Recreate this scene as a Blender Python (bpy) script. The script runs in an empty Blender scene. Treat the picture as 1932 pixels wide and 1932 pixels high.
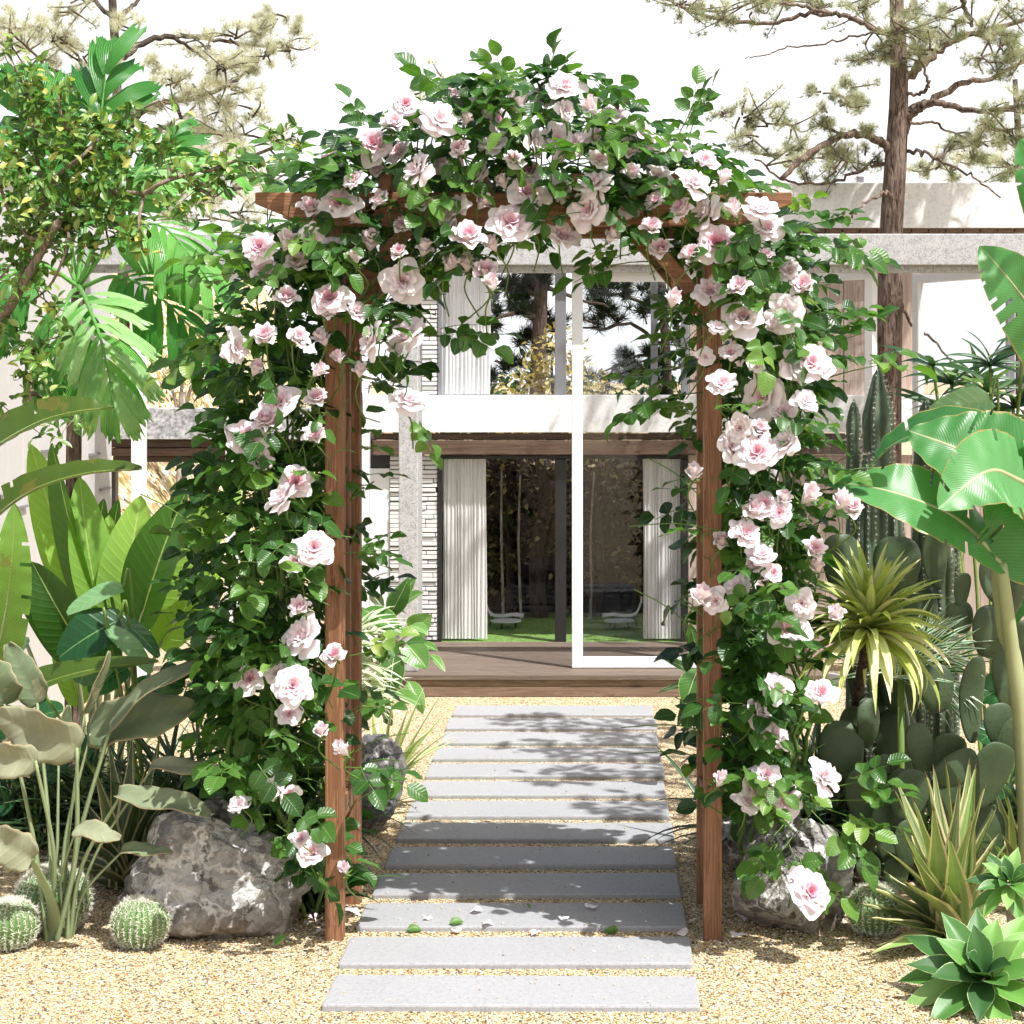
import bpy, math, random
import numpy as np
from mathutils import Vector, Matrix, noise
rng = np.random.default_rng(7)
random.seed(7)
PI = math.pi
scene = bpy.context.scene
col = scene.collection
# ---------------------------------------------------------------- camera maths (photo measured on a 1932 px grid)
FP, VX, VY, CH = 3700.0, 1137.0, 719.0, 1.65
def P(px, py, Y):
    return np.array([(px - VX) * Y / FP, Y, CH - (py - VY) * Y / FP])
def S(px, Y): return px * Y / FP
def GY(py): return FP * CH / (py - VY)          # distance of the ground point seen at that row
def nz(v):
    v = np.asarray(v, float); l = np.linalg.norm(v)
    return v / l if l > 1e-9 else np.array([0, 0, 1.0])
def V3(*a): return np.array(a, float)
# ---------------------------------------------------------------- mesh builder
class MB:
    def __init__(s):
        s.v = []; s.q = []; s.t = []; s.qm = []; s.tm = []; s.uv = []; s.r = []; s.n = 0
    def add(s, v, q=None, t=None, uv=None, rnd=0.5, mat=0):
        v = np.asarray(v, float).reshape(-1, 3); k = len(v)
        s.v.append(v)
        s.uv.append(np.zeros((k, 2)) if uv is None else np.asarray(uv, float))
        s.r.append(np.full(k, rnd, float) if np.isscalar(rnd) else np.asarray(rnd, float))
        if q is not None and len(q):
            q = np.asarray(q, int).reshape(-1, 4); s.q.append(q + s.n); s.qm.append(np.full(len(q), mat))
        if t is not None and len(t):
            t = np.asarray(t, int).reshape(-1, 3); s.t.append(t + s.n); s.tm.append(np.full(len(t), mat))
        s.n += k
    def merge(s, o, M=None, off=(0, 0, 0), rnd=None, scale=1.0, mat=None):
        """add a copy of the arrays in another builder"""
        vv = np.concatenate(o.v) * scale
        if M is not None: vv = vv @ np.asarray(M).T
        vv = vv + np.asarray(off)
        q = np.concatenate(o.q) if o.q else None; t = np.concatenate(o.t) if o.t else None
        s.v.append(vv); s.uv.append(np.concatenate(o.uv))
        r = np.concatenate(o.r)
        s.r.append(r if rnd is None else np.clip(r * .35 + rnd, 0, 1))
        if q is not None: s.q.append(q + s.n); s.qm.append(np.concatenate(o.qm) if mat is None else np.full(len(q), mat))
        if t is not None: s.t.append(t + s.n); s.tm.append(np.concatenate(o.tm) if mat is None else np.full(len(t), mat))
        s.n += len(vv)
    def mesh(s, name, mats, origin=(0, 0, 0), smooth=True):
        v = np.concatenate(s.v) - np.asarray(origin)
        me = bpy.data.meshes.new(name)
        nq = sum(len(a) for a in s.q); nt = sum(len(a) for a in s.t)
        q = np.concatenate(s.q).ravel() if nq else np.zeros(0, int)
        t = np.concatenate(s.t).ravel() if nt else np.zeros(0, int)
        me.vertices.add(len(v)); me.vertices.foreach_set('co', v.astype(np.float32).ravel())
        me.loops.add(len(q) + len(t)); me.loops.foreach_set('vertex_index', np.concatenate([q, t]).astype(np.int32))
        me.polygons.add(nq + nt)
        me.polygons.foreach_set('loop_start', np.concatenate([np.arange(nq) * 4, nq * 4 + np.arange(nt) * 3]).astype(np.int32))
        mi = np.concatenate(([np.concatenate(s.qm)] if nq else []) + ([np.concatenate(s.tm)] if nt else []))
        me.polygons.foreach_set('material_index', mi.astype(np.int32))
        me.polygons.foreach_set('use_smooth', np.full(nq + nt, smooth))
        a = me.attributes.new('luv', 'FLOAT_VECTOR', 'POINT')
        uv = np.concatenate(s.uv); a.data.foreach_set('vector', np.c_[uv, np.zeros(len(uv))].astype(np.float32).ravel())
        a = me.attributes.new('rnd', 'FLOAT', 'POINT'); a.data.foreach_set('value', np.concatenate(s.r).astype(np.float32))
        for m in mats: me.materials.append(m)
        me.update(calc_edges=True); me.validate()
        return me
    def build(s, name, mats, parent=None, loc=None, smooth=True, bevel=0, bseg=2, auto=None):
        if not isinstance(mats, (list, tuple)): mats = [mats]
        org = worldloc(parent) if parent is not None else np.zeros(3)
        if loc is not None: org = np.asarray(loc, float)
        me = s.mesh(name, mats, org, smooth)
        o = bpy.data.objects.new(name, me); col.objects.link(o)
        if parent is not None: o.parent = parent
        else: o.location = org
        if bevel:
            b = o.modifiers.new('bevel', 'BEVEL'); b.width = bevel; b.segments = bseg; b.limit_method = 'ANGLE'
        return o
def worldloc(o):
    l = np.zeros(3)
    while o is not None: l = l + np.array(o.location); o = o.parent
    return l
def tag(o, label=None, cat=None, group=None, kind=None):
    if label: o['label'] = label
    if cat: o['category'] = cat
    if group: o['group'] = group
    if kind: o['kind'] = kind
    return o
def thing(name, label, cat, loc=(0, 0, 0), group=None):
    o = bpy.data.objects.new(name, None); o.empty_display_size = .1; col.objects.link(o)
    o.location = loc
    return tag(o, label, cat, group)
# ---------------------------------------------------------------- primitives
def box(mb, x0, x1, y0, y1, z0, z1, mat=0, rnd=.5):
    v = [(x, y, z) for x in (x0, x1) for y in (y0, y1) for z in (z0, z1)]
    q = [(0, 1, 3, 2), (4, 6, 7, 5), (0, 4, 5, 1), (2, 3, 7, 6), (0, 2, 6, 4), (1, 5, 7, 3)]
    mb.add(v, q, uv=[(0, 0)] * 8, rnd=rnd, mat=mat)
def beam(mb, a, b, w, h, up=(0, 0, 1), mat=0, rnd=.5):
    a = np.asarray(a, float); b = np.asarray(b, float); d = nz(b - a); x = nz(np.cross(d, up)); z = np.cross(x, d)
    v = [p + x * sx * w / 2 + z * sz * h / 2 for p in (a, b) for sx in (-1, 1) for sz in (-1, 1)]
    q = [(0, 1, 3, 2), (4, 6, 7, 5), (0, 4, 5, 1), (2, 3, 7, 6), (0, 2, 6, 4), (1, 5, 7, 3)]
    mb.add(v, q, rnd=rnd, mat=mat)
def tube(mb, pts, rad, sides=8, mat=0, rnd=.5, cap=True, flat=1.0):
    pts = np.asarray(pts, float); n = len(pts)
    rad = np.full(n, rad, float) if np.isscalar(rad) else np.asarray(rad, float)
    tg = np.gradient(pts, axis=0)
    x = nz(np.cross(nz(tg[0]), (0.31, .17, 1) if abs(nz(tg[0])[2]) < .9 else (1, .2, 0)))
    vs = []; uv = []
    an = np.arange(sides) * 2 * PI / sides
    L = 0
    for i in range(n):
        t = nz(tg[i]); x = nz(x - t * np.dot(x, t)); y = np.cross(t, x)
        if i: L += np.linalg.norm(pts[i] - pts[i - 1])
        vs.append(pts[i] + rad[i] * (np.cos(an)[:, None] * x + flat * np.sin(an)[:, None] * y))
        uv += [(np.cos(a), L) for a in an]
    q = [(i * sides + j, i * sides + (j + 1) % sides, (i + 1) * sides + (j + 1) % sides, (i + 1) * sides + j) for i in range(n - 1) for j in range(sides)]
    t = []
    if cap:
        t = [((n - 1) * sides, (n - 1) * sides + j, (n - 1) * sides + j + 1) for j in range(1, sides - 1)]
        t += [(0, j + 1, j) for j in range(1, sides - 1)]
    mb.add(np.concatenate(vs), q, t, uv=uv, rnd=rnd, mat=mat)
def spline(pts, k=8):
    """Catmull-Rom through the points"""
    p = [np.asarray(a, float) for a in pts]; p = [2 * p[0] - p[1]] + p + [2 * p[-1] - p[-2]]
    out = []
    for i in range(1, len(p) - 2):
        for j in range(k):
            t = j / k; a, b, c, d = p[i - 1:i + 3]
            out.append(.5 * (2 * b + (c - a) * t + (2 * a - 5 * b + 4 * c - d) * t * t + (3 * b - a - 3 * c + d) * t ** 3))
    out.append(p[-2]); return np.array(out)
PROF = {
    'oval': lambda t: np.sin(PI * np.clip(t, 0, 1) ** .78) ** .8,
    'rose': lambda t: np.sin(PI * np.clip(t, 0, 1) ** .72) ** .62,
    'paddle': lambda t: np.sin(PI * np.clip(t * .985 + .015, 0, 1) ** .66) ** .62,
    'round': lambda t: np.sin(PI * np.clip(t * .93 + .05, 0, 1) ** .8) ** .5,
    'agave': lambda t: np.clip((.62 + .38 * np.sin(PI * np.clip(t / .75, 0, 1))) * (1 - t ** 2.6), .02, 1),
    'strap': lambda t: np.clip(np.minimum(1, .55 + 2 * t) * (1 - t ** 3), .03, 1),
    'lance': lambda t: np.clip(np.sin(PI * np.clip(t * .96 + .03, 0, 1) ** .7), .02, 1),
    'attn': lambda t: np.clip((.42 + .58 * np.sin(PI * np.clip(t / .95, 0, 1) ** 1.15)) * (1 - t ** 6), .02, 1),
    'palm': lambda t: np.clip(np.minimum(1, .25 + 1.5 * t) * (1 - .25 * t), .05, 1),
}
def leaf(mb, base, d, nrm, L, W, prof='oval', seg=6, cols=4, bend=.5, fold=.2, rnd=.5, wave=0, twist=0, mat=0, jag=0, bpow=1.0, swave=0, scal=0):
    d = nz(d); nrm = np.asarray(nrm, float); x = nz(np.cross(d, nrm)); n = np.cross(x, d)
    t = np.linspace(0, 1, seg + 1); ds = L / seg
    ang = bend * (t ** bpow)
    am = (ang[1:] + ang[:-1]) / 2
    cy = np.concatenate([[0], np.cumsum(np.cos(am) * ds)]); cz = np.concatenate([[0], -np.cumsum(np.sin(am) * ds)])
    w = np.maximum(PROF[prof](t), .015) * W / 2
    s = np.linspace(-1, 1, cols + 1)
    tw = twist * t
    ctr = np.outer(cy, d) + np.outer(cz, n)
    if scal: w = w * (1 + scal * np.sin(t * 13 + rnd * 40) + scal * .7 * np.sin(t * 29 + rnd * 90))
    up = np.outer(np.sin(ang), d) + np.outer(np.cos(ang), n)
    sd = np.cos(tw)[:, None] * x + np.sin(tw)[:, None] * up
    un = -np.sin(tw)[:, None] * x + np.cos(tw)[:, None] * up
    sw = s[None, :] * w[:, None]
    ph = (rnd * 37.1) % 6.28
    h = np.abs(s)[None, :] * w[:, None] * fold * 2 + wave * W * np.sin(t * 9 + ph)[:, None] * (s[None, :] ** 2) + swave * W * np.sin(t * 23 + ph)[:, None] * np.abs(s[None, :])
    v = base + ctr[:, None, :] + sw[..., None] * sd[:, None, :] + h[..., None] * un[:, None, :]
    if jag:
        e = rng.uniform(-jag, jag, cols + 1) * L
        v[-1] += e[:, None] * d
    uv = np.stack(np.broadcast_arrays(s[None, :], t[:, None]), -1).reshape(-1, 2)
    c = cols + 1
    i, j = np.meshgrid(np.arange(seg), np.arange(cols), indexing='ij'); a = (i * c + j).ravel()
    q = np.stack([a, a + 1, a + c + 1, a + c], -1)
    mb.add(v.reshape(-1, 3), q, uv=uv, rnd=rnd, mat=mat)
def leafpp(mb, a, b, W, nrm=(0, -.6, .8), **k):
    """a leaf from point a to point b"""
    a = np.asarray(a, float); b = np.asarray(b, float); d = b - a; L = np.linalg.norm(d)
    bd = k.get('bend', .5)
    # aim the start direction so that the bent leaf ends near b
    x = nz(np.cross(d, nrm)); n = np.cross(x, nz(d))
    dd = nz(d) * math.cos(bd / 2) + n * math.sin(bd / 2)
    leaf(mb, a, dd, n, L * (1 + bd * bd / 24), W, **k)
def grid_blob(mb, c, r, fn, nu=24, nv=16, mat=0, rnd=.5):
    """closed lat-long surface; fn(theta, phi)->radius factor"""
    vs = []; uv = []
    for i in range(nv + 1):
        ph = PI * i / nv
        for j in range(nu):
            th = 2 * PI * j / nu; f = fn(th, ph)
            vs.append((r[0] * f * math.sin(ph) * math.cos(th), r[1] * f * math.sin(ph) * math.sin(th), r[2] * f * math.cos(ph))); uv.append((th, ph))
    q = [(i * nu + j, (i + 1) * nu + j, (i + 1) * nu + (j + 1) % nu, i * nu + (j + 1) % nu) for i in range(nv) for j in range(nu)]
    mb.add(np.array(vs) + c, q, uv=uv, rnd=rnd, mat=mat)
# ---------------------------------------------------------------- node helper
class NT:
    def __init__(s, name):
        s.m = bpy.data.materials.new(name); s.m.use_nodes = True; s.t = s.m.node_tree; s.t.nodes.clear()
        s.out = s.t.nodes.new('ShaderNodeOutputMaterial')
    def n(s, typ, **kw):
        o = s.t.nodes.new('ShaderNode' + typ)
        for k, v in kw.items():
            if k.startswith('i_'):
                key = k[2:]; key = int(key) if key.isdigit() else key.replace('_', ' ')
                s.set(o.inputs[key], v)
            else: setattr(o, k, v)
        return o
    def set(s, sock, v):
        if isinstance(v, bpy.types.NodeSocket): s.t.links.new(v, sock)
        else:
            if sock.type == 'RGBA' and len(v) == 3: v = (*v, 1)
            sock.default_value = v
    def math(s, op, a, b=0.0, c=0.0, clamp=False):
        o = s.n('Math', operation=op, use_clamp=clamp); s.set(o.inputs[0], a); s.set(o.inputs[1], b); s.set(o.inputs[2], c); return o.outputs[0]
    def mix(s, f, a, b, bt='MIX'):
        o = s.n('Mix', data_type='RGBA', blend_type=bt); s.set(o.inputs[0], f); s.set(o.inputs[6], a); s.set(o.inputs[7], b); return o.outputs[2]
    def ramp(s, f, stops, interp='LINEAR'):
        o = s.n('ValToRGB'); e = o.color_ramp; e.interpolation = interp
        while len(e.elements) < len(stops): e.elements.new(.5)
        for el, (p, c) in zip(e.elements, stops): el.position = p; el.color = (*c, 1) if len(c) == 3 else c
        s.set(o.inputs[0], f); return o.outputs[0]
    def attr(s, nm): return s.n('Attribute', attribute_name=nm)
    def obj(s, scale=(1, 1, 1)):
        tc = s.n('TexCoord'); mp = s.n('Mapping'); s.set(mp.inputs['Vector'], tc.outputs['Object']); mp.inputs['Scale'].default_value = scale; return mp.outputs[0]
    def geo(s, scale=(1, 1, 1)):
        g = s.n('NewGeometry'); mp = s.n('Mapping'); s.set(mp.inputs['Vector'], g.outputs['Position']); mp.inputs['Scale'].default_value = scale; return mp.outputs[0]
    def noise(s, vec, scale, detail=4, rough=.55, dist=0):
        o = s.n('TexNoise'); s.set(o.inputs['Vector'], vec); o.inputs['Scale'].default_value = scale; o.inputs['Detail'].default_value = detail
        o.inputs['Roughness'].default_value = rough; o.inputs['Distortion'].default_value = dist; return o
    def bump(s, h, strength=.3, dist=.01, normal=None):
        o = s.n('Bump'); o.inputs['Strength'].default_value = strength; o.inputs['Distance'].default_value = dist; s.set(o.inputs['Height'], h)
        if normal is not None: s.set(o.inputs['Normal'], normal)
        return o.outputs[0]
    def bsdf(s, colr, rough=.6, bump=None, spec=.4, metal=0, **kw):
        o = s.n('BsdfPrincipled'); s.set(o.inputs['Base Color'], colr); s.set(o.inputs['Roughness'], rough)
        o.inputs['Specular IOR Level'].default_value = spec; o.inputs['Metallic'].default_value = metal
        if bump is not None: s.set(o.inputs['Normal'], bump)
        return o.outputs[0]
    def done(s, sh): s.t.links.new(sh, s.out.inputs['Surface']); return s.m
def leaf_mat(name, stops, mid=None, midw=.05, stripes=0, stripe_amt=.25, pinnate=0, edge=None, edgew=.75, tip=None, rough=.42, transl=.35, spec=.45, tcol=None, mottled=None, bumpk=.25, patch=None):
    """leaf: colour by leaf (rnd), long stripes or pinnate veins, pale margin, brown tip"""
    N = NT(name); uv = N.n('SeparateXYZ'); N.set(uv.inputs[0], N.attr('luv').outputs['Vector'])
    u, v = uv.outputs[0], uv.outputs[1]; au = N.math('ABSOLUTE', u)
    r = N.attr('rnd').outputs['Fac']
    c = N.ramp(r, stops)
    nv = N.noise(N.geo(), 22, 3)
    c = N.mix(N.math('MULTIPLY', nv.outputs[0], .55), c, N.mix(1, c, (.55, .62, .5), 'MULTIPLY'))
    h = None
    if stripes:
        w = N.math('SINE', N.math('MULTIPLY', u, stripes)); nn = N.noise(N.n('CombineXYZ', i_0=N.math('MULTIPLY', u, 6), i_1=N.math('MULTIPLY', v, 1.2), i_2=N.math('MULTIPLY', r, 50)).outputs[0], 2.5, 3)
        f = N.math('MULTIPLY', N.math('ADD', N.math('MULTIPLY', w, .35), nn.outputs[0]), stripe_amt, clamp=True)
        c = N.mix(f, c, N.mix(1, c, (1.9, 1.7, 1.6), 'MULTIPLY')); h = w
    if pinnate:
        ph = N.math('SUBTRACT', N.math('MULTIPLY', v, pinnate), N.math('MULTIPLY', au, pinnate * .16))
        w = N.math('POWER', N.math('ABSOLUTE', N.math('SINE', ph)), 10 if pinnate < 60 else 3)
        c = N.mix(N.math('MULTIPLY', w, stripe_amt), c, N.mix(1, c, (2.0, 1.7, 1.8), 'MULTIPLY')); h = w
    if mottled:
        mn = N.noise(N.n('CombineXYZ', i_0=N.math('MULTIPLY', u, 3), i_1=N.math('MULTIPLY', v, 7), i_2=N.math('MULTIPLY', r, 90)).outputs[0], 1.6, 3, dist=.6)
        c = N.mix(N.math('GREATER_THAN', mn.outputs[0], .56), c, mottled)
    if edge:
        wob = N.noise(N.n('CombineXYZ', i_0=N.math('MULTIPLY', v, 9), i_1=r).outputs[0], 3, 2)
        th = N.math('ADD', edgew - .06, N.math('MULTIPLY', wob.outputs[0], .12))
        c = N.mix(N.math('GREATER_THAN', au, th), c, edge)
    if mid: c = N.mix(N.math('LESS_THAN', au, midw), c, mid)
    if patch:   # worn brown blotches that belong to the blade
        pn = N.noise(N.geo(), 9, 4); c = N.mix(N.math('MULTIPLY', N.math('GREATER_THAN', pn.outputs[0], .62), .55), c, patch)
    if tip:
        c = N.mix(N.math('GREATER_THAN', N.math('ADD', v, N.math('MULTIPLY', nv.outputs[0], .08)), 1.0), c, tip)
    b = N.bump(h, bumpk, .004) if h is not None else N.bump(N.noise(N.geo(), 60, 2).outputs[0], .12, .004)
    p = N.bsdf(c, rough, b, spec)
    tr = N.n('BsdfTranslucent'); N.set(tr.inputs[0], N.mix(1, c, tcol or (1.5, 1.7, .7), 'MULTIPLY'))
    mx = N.n('MixShader'); mx.inputs[0].default_value = transl; N.t.links.new(p, mx.inputs[1]); N.t.links.new(tr.outputs[0], mx.inputs[2])
    return N.done(mx.outputs[0])
def wood_mat(name, a, b, axis=2, scale=1.0, rough=.6, knots=True, var=.25):
    """grain runs along the axis; object's own colour changes piece by piece"""
    N = NT(name); sc = [34 * scale] * 3; sc[axis] = 1.3 * scale
    v = N.geo(tuple(sc)); n1 = N.noise(v, 1.0, 5, .6, .7); n2 = N.noise(v, 4.5, 3, .6)
    gr = N.math('ADD', N.math('MULTIPLY', N.math('FRACT', N.math('MULTIPLY', n1.outputs[0], 7)), .6), N.math('MULTIPLY', n2.outputs[0], .4))
    c = N.ramp(gr, [(.05, a), (.5, tuple((x + y) / 2 for x, y in zip(a, b))), (.9, b)])
    if knots:
        s2 = [7 * scale] * 3; s2[axis] = 2.2 * scale
        vo = N.n('TexVoronoi'); N.set(vo.inputs['Vector'], N.geo(tuple(s2))); vo.inputs['Scale'].default_value = 1
        k = N.ramp(vo.outputs['Distance'], [(.03, (1, 1, 1)), (.11, (0, 0, 0))])
        c = N.mix(N.math('MULTIPLY', k, .75), c, tuple(x * .3 for x in a))
    oi = N.attr('rnd'); c = N.mix(N.math('MULTIPLY', oi.outputs['Fac'], var), c, (*[x * .35 for x in a],))
    return N.done(N.bsdf(c, rough, N.bump(gr, .25, .003), .3))
def stone_mat(name, base, dark, scale=180, amt=.5, rough=.75, big=.12, light=None):
    """speckled granite or concrete"""
    N = NT(name); v = N.geo(); n1 = N.noise(v, scale, 2, .6); n2 = N.noise(v, 2.2, 4); n3 = N.noise(v, scale * .35, 2)
    f = N.math('ADD', N.math('MULTIPLY', n1.outputs[0], .65), N.math('MULTIPLY', n3.outputs[0], .35))
    sp = N.ramp(f, [(.38, dark), (.5, base), (.64, light or tuple(min(1, x * 1.12) for x in base))])
    c = N.mix(amt, base, sp); c = N.mix(N.math('MULTIPLY', n2.outputs[0], big), c, tuple(x * .45 for x in base))
    return N.done(N.bsdf(c, rough, N.bump(n1.outputs[0], .15, .002), .3))
def plain_mat(name, c, rough=.5, spec=.4, var=.1, scale=8, metal=0):
    N = NT(name); n = N.noise(N.geo(), scale, 4)
    cc = N.mix(N.math('MULTIPLY', n.outputs[0], var), c, tuple(x * .4 for x in c))
    return N.done(N.bsdf(cc, rough, N.bump(n.outputs[0], .05, .002), spec, metal))
# ================================================================= world, sun, camera
w = bpy.data.worlds.new("World"); scene.world = w; w.use_nodes = True
nt = w.node_tree; nt.nodes.clear()
TS = nz((0.42, -0.38, 1.0))                      # direction to the sun: front right, high
sel = math.asin(TS[2]); saz = math.atan2(TS[0], TS[1])
sky = nt.nodes.new('ShaderNodeTexSky'); sky.sky_type = 'NISHITA'; sky.sun_disc = False
sky.sun_elevation = sel; sky.sun_rotation = saz; sky.dust_density = 6.0; sky.air_density = 1.0; sky.ozone_density = 1.0
bg = nt.nodes.new('ShaderNodeBackground'); bg.inputs[1].default_value = 0.085
wo = nt.nodes.new('ShaderNodeOutputWorld')
def wn(t, **k):
    o = nt.nodes.new('ShaderNode' + t)
    for a, b in k.items(): setattr(o, a, b)
    return o
# thin bright cloud veil: dense towards the horizon, opening to blue overhead
tc = wn('TexCoord'); sp = wn('SeparateXYZ'); nt.links.new(tc.outputs['Generated'], sp.inputs[0])
cn = wn('TexNoise'); nt.links.new(tc.outputs['Generated'], cn.inputs['Vector']); cn.inputs['Scale'].default_value = 2.5; cn.inputs['Detail'].default_value = 5
mr = wn('MapRange', interpolation_type='SMOOTHSTEP'); nt.links.new(sp.outputs[2], mr.inputs[0]); mr.inputs[1].default_value = .2; mr.inputs[2].default_value = .42; mr.inputs[3].default_value = 1; mr.inputs[4].default_value = .05
ml = wn('Math', operation='MULTIPLY_ADD', use_clamp=True); nt.links.new(cn.outputs[0], ml.inputs[0]); ml.inputs[1].default_value = .2; 
sb = wn('Math', operation='SUBTRACT'); nt.links.new(mr.outputs[0], sb.inputs[0]); sb.inputs[1].default_value = .1; nt.links.new(sb.outputs[0], ml.inputs[2])
mxw = wn('Mix', data_type='RGBA'); nt.links.new(ml.outputs[0], mxw.inputs[0]); nt.links.new(sky.outputs[0], mxw.inputs[6]); mxw.inputs[7].default_value = (9.9, 9.95, 10.0, 1)
nt.links.new(mxw.outputs[2], bg.inputs[0]); nt.links.new(bg.outputs[0], wo.inputs[0])
sl = bpy.data.lights.new('sun', 'SUN'); sl.energy = 4.4; sl.angle = math.radians(.5); sl.color = (1, .985, .965)
so = bpy.data.objects.new('sun', sl); col.objects.link(so)
so.rotation_euler = Vector(-TS).to_track_quat('-Z', 'Y').to_euler(); so.location = (4, -4, 10)
cam = bpy.data.cameras.new('camera'); co = bpy.data.objects.new('camera', cam); col.objects.link(co); scene.camera = co
co.location = (0, 0, CH); co.rotation_euler = (PI / 2, 0, 0)
cam.sensor_width = 36; cam.lens = 36 * FP / 1932; cam.shift_x = (966 - VX) / 1932; cam.shift_y = -(966 - VY) / 1932
cam.clip_start = .05; cam.clip_end = 3000
scene.view_settings.view_transform = 'Standard'; scene.view_settings.look = 'None'
scene.view_settings.exposure = 0.77; scene.view_settings.gamma = 1; scene.view_settings.use_curve_mapping = False
scene.cycles.max_bounces = 5; scene.cycles.transparent_max_bounces = 10
scene.cycles.use_adaptive_sampling = True; scene.cycles.adaptive_threshold = 0.03
try: scene.cycles.use_denoising = True
except Exception: pass
# ================================================================= materials of the setting
def gravel_mat():
    N = NT('gravel'); v = N.geo(); vo = N.n('TexVoronoi', feature='F1'); N.set(vo.inputs['Vector'], v); vo.inputs['Scale'].default_value = 140
    sx = N.n('SeparateColor'); N.set(sx.inputs[0], vo.outputs['Color'])
    c = N.ramp(sx.outputs[0], [(0, (.50, .37, .19)), (.14, (.62, .46, .24)), (.32, (.72, .59, .36)), (.54, (.74, .66, .48)), (.72, (.80, .77, .70)), (.8, (.40, .22, .10)), (.86, (.36, .31, .25)), (.93, (.10, .09, .08))], 'CONSTANT')
    big = N.noise(v, 1.3, 4); c = N.mix(N.math('MULTIPLY', big.outputs[0], .16), c, (.58, .45, .25))
    gap = N.ramp(vo.outputs['Distance'], [(.45, (1, 1, 1)), (.85, (.3, .22, .14))])
    c = N.mix(1, c, gap, 'MULTIPLY')
    h = N.math('SUBTRACT', 1, vo.outputs['Distance'])
    return N.done(N.bsdf(c, .8, N.bump(h, .9, .008), .25))
def pebble_mat():
    N = NT('pebble'); r = N.attr('rnd').outputs['Fac']
    c = N.ramp(r, [(0, (.50, .37, .19)), (.13, (.62, .46, .24)), (.31, (.72, .59, .36)), (.52, (.74, .66, .48)), (.7, (.80, .77, .70)), (.79, (.40, .22, .10)), (.86, (.36, .31, .25)), (.93, (.10, .09, .08))], 'CONSTANT')
    return N.done(N.bsdf(c, .6, None, .35))
M_gravel = gravel_mat(); M_pebble = pebble_mat()
M_paver = stone_mat('paver_stone', (.345, .348, .358), (.20, .205, .215), 190, .55, .55, .3)
M_concrete = stone_mat('speckled_concrete', (.42, .42, .42), (.2, .2, .205), 120, .75, .8, .12, (.55, .55, .545))
M_slab = stone_mat('pale_concrete', (.80, .795, .785), (.5, .49, .47), 60, .4, .8, .06, (.8, .79, .78))
M_shaded_concrete = stone_mat('grey_granite', (.36, .36, .37), (.14, .14, .15), 45, .9, .8, .1, (.6, .6, .6))  # concrete of the left band, its shade put into the darker grey
M_white = plain_mat('white_paint', (.74, .75, .76), .35, .45, .06)
M_panel = plain_mat('white_render', (.78, .78, .78), .7, .3, .08, 3)
M_brick = plain_mat('white_brick', (.74, .73, .71), .8, .2, .25, 30)
M_mortar = plain_mat('dark_joint', (.05, .048, .045), .9, .1)
M_dark = plain_mat('dark_frame', (.022, .02, .019), .35, .5)
M_greyframe = plain_mat('grey_frame', (.2, .2, .215), .4, .5)
M_cedar = wood_mat('cedar', (.115, .048, .023), (.36, .178, .092), 2, 1, .55)
M_cedarx = wood_mat('cedar_beam', (.115, .048, .023), (.36, .178, .092), 0, 1, .55)
M_cedary = wood_mat('cedar_rail', (.115, .048, .023), (.36, .178, .092), 1, 1, .55)
M_darkwood = wood_mat('brown_fascia', (.05, .03, .02), (.17, .11, .075), 0, .8, .6)
M_soffit = wood_mat('soffit_wood', (.09, .05, .03), (.24, .15, .1), 1, .8, .6)
M_siding = wood_mat('bleached_siding', (.36, .26, .21), (.62, .5, .43), 2, .6, .7, True, .1)
M_deck = wood_mat('deck_board', (.085, .062, .048), (.2, .155, .12), 0, .9, .6, True, .1)
M_deckf = wood_mat('deck_front', (.1, .065, .042), (.27, .19, .13), 0, .9, .6, True, .1)
def glass_mat(name, tint, refl=.08):
    N = NT(name); t = N.n('BsdfTransparent'); N.set(t.inputs[0], tint); g = N.n('BsdfGlossy'); g.inputs['Roughness'].default_value = .01; N.set(g.inputs[0], (.9, .9, .92))
    f = N.n('Fresnel'); f.inputs[0].default_value = 1.45; bf = N.n('NewGeometry')
    mx = N.n('MixShader'); N.set(mx.inputs[0], N.math('MULTIPLY', N.math('ADD', f.outputs[0], refl - .04, clamp=True), N.math('SUBTRACT', 1, bf.outputs['Backfacing']))); N.t.links.new(t.outputs[0], mx.inputs[1]); N.t.links.new(g.outputs[0], mx.inputs[2])
    return N.done(mx.outputs[0])
M_glass = glass_mat('clear_glass', (.93, .94, .94), .05)
M_tint = glass_mat('tinted_glass', (.97, .965, .96), .02)
M_upglass = glass_mat('window_glass', (.95, .955, .96), .06)
def curtain_mat():
    N = NT('curtain'); n = N.noise(N.geo((60, 1, 2)), 3, 3)
    c = N.mix(N.math('MULTIPLY', n.outputs[0], .25), (.93, .93, .925), (.8, .8, .795))
    p = N.bsdf(c, .9, None, .1); tr = N.n('BsdfTranslucent'); N.set(tr.inputs[0], (.9, .9, .88))
    mx = N.n('MixShader'); mx.inputs[0].default_value = .22; N.t.links.new(p, mx.inputs[1]); N.t.links.new(tr.outputs[0], mx.inputs[2]); return N.done(mx.outputs[0])
M_curtain = curtain_mat()
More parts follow.
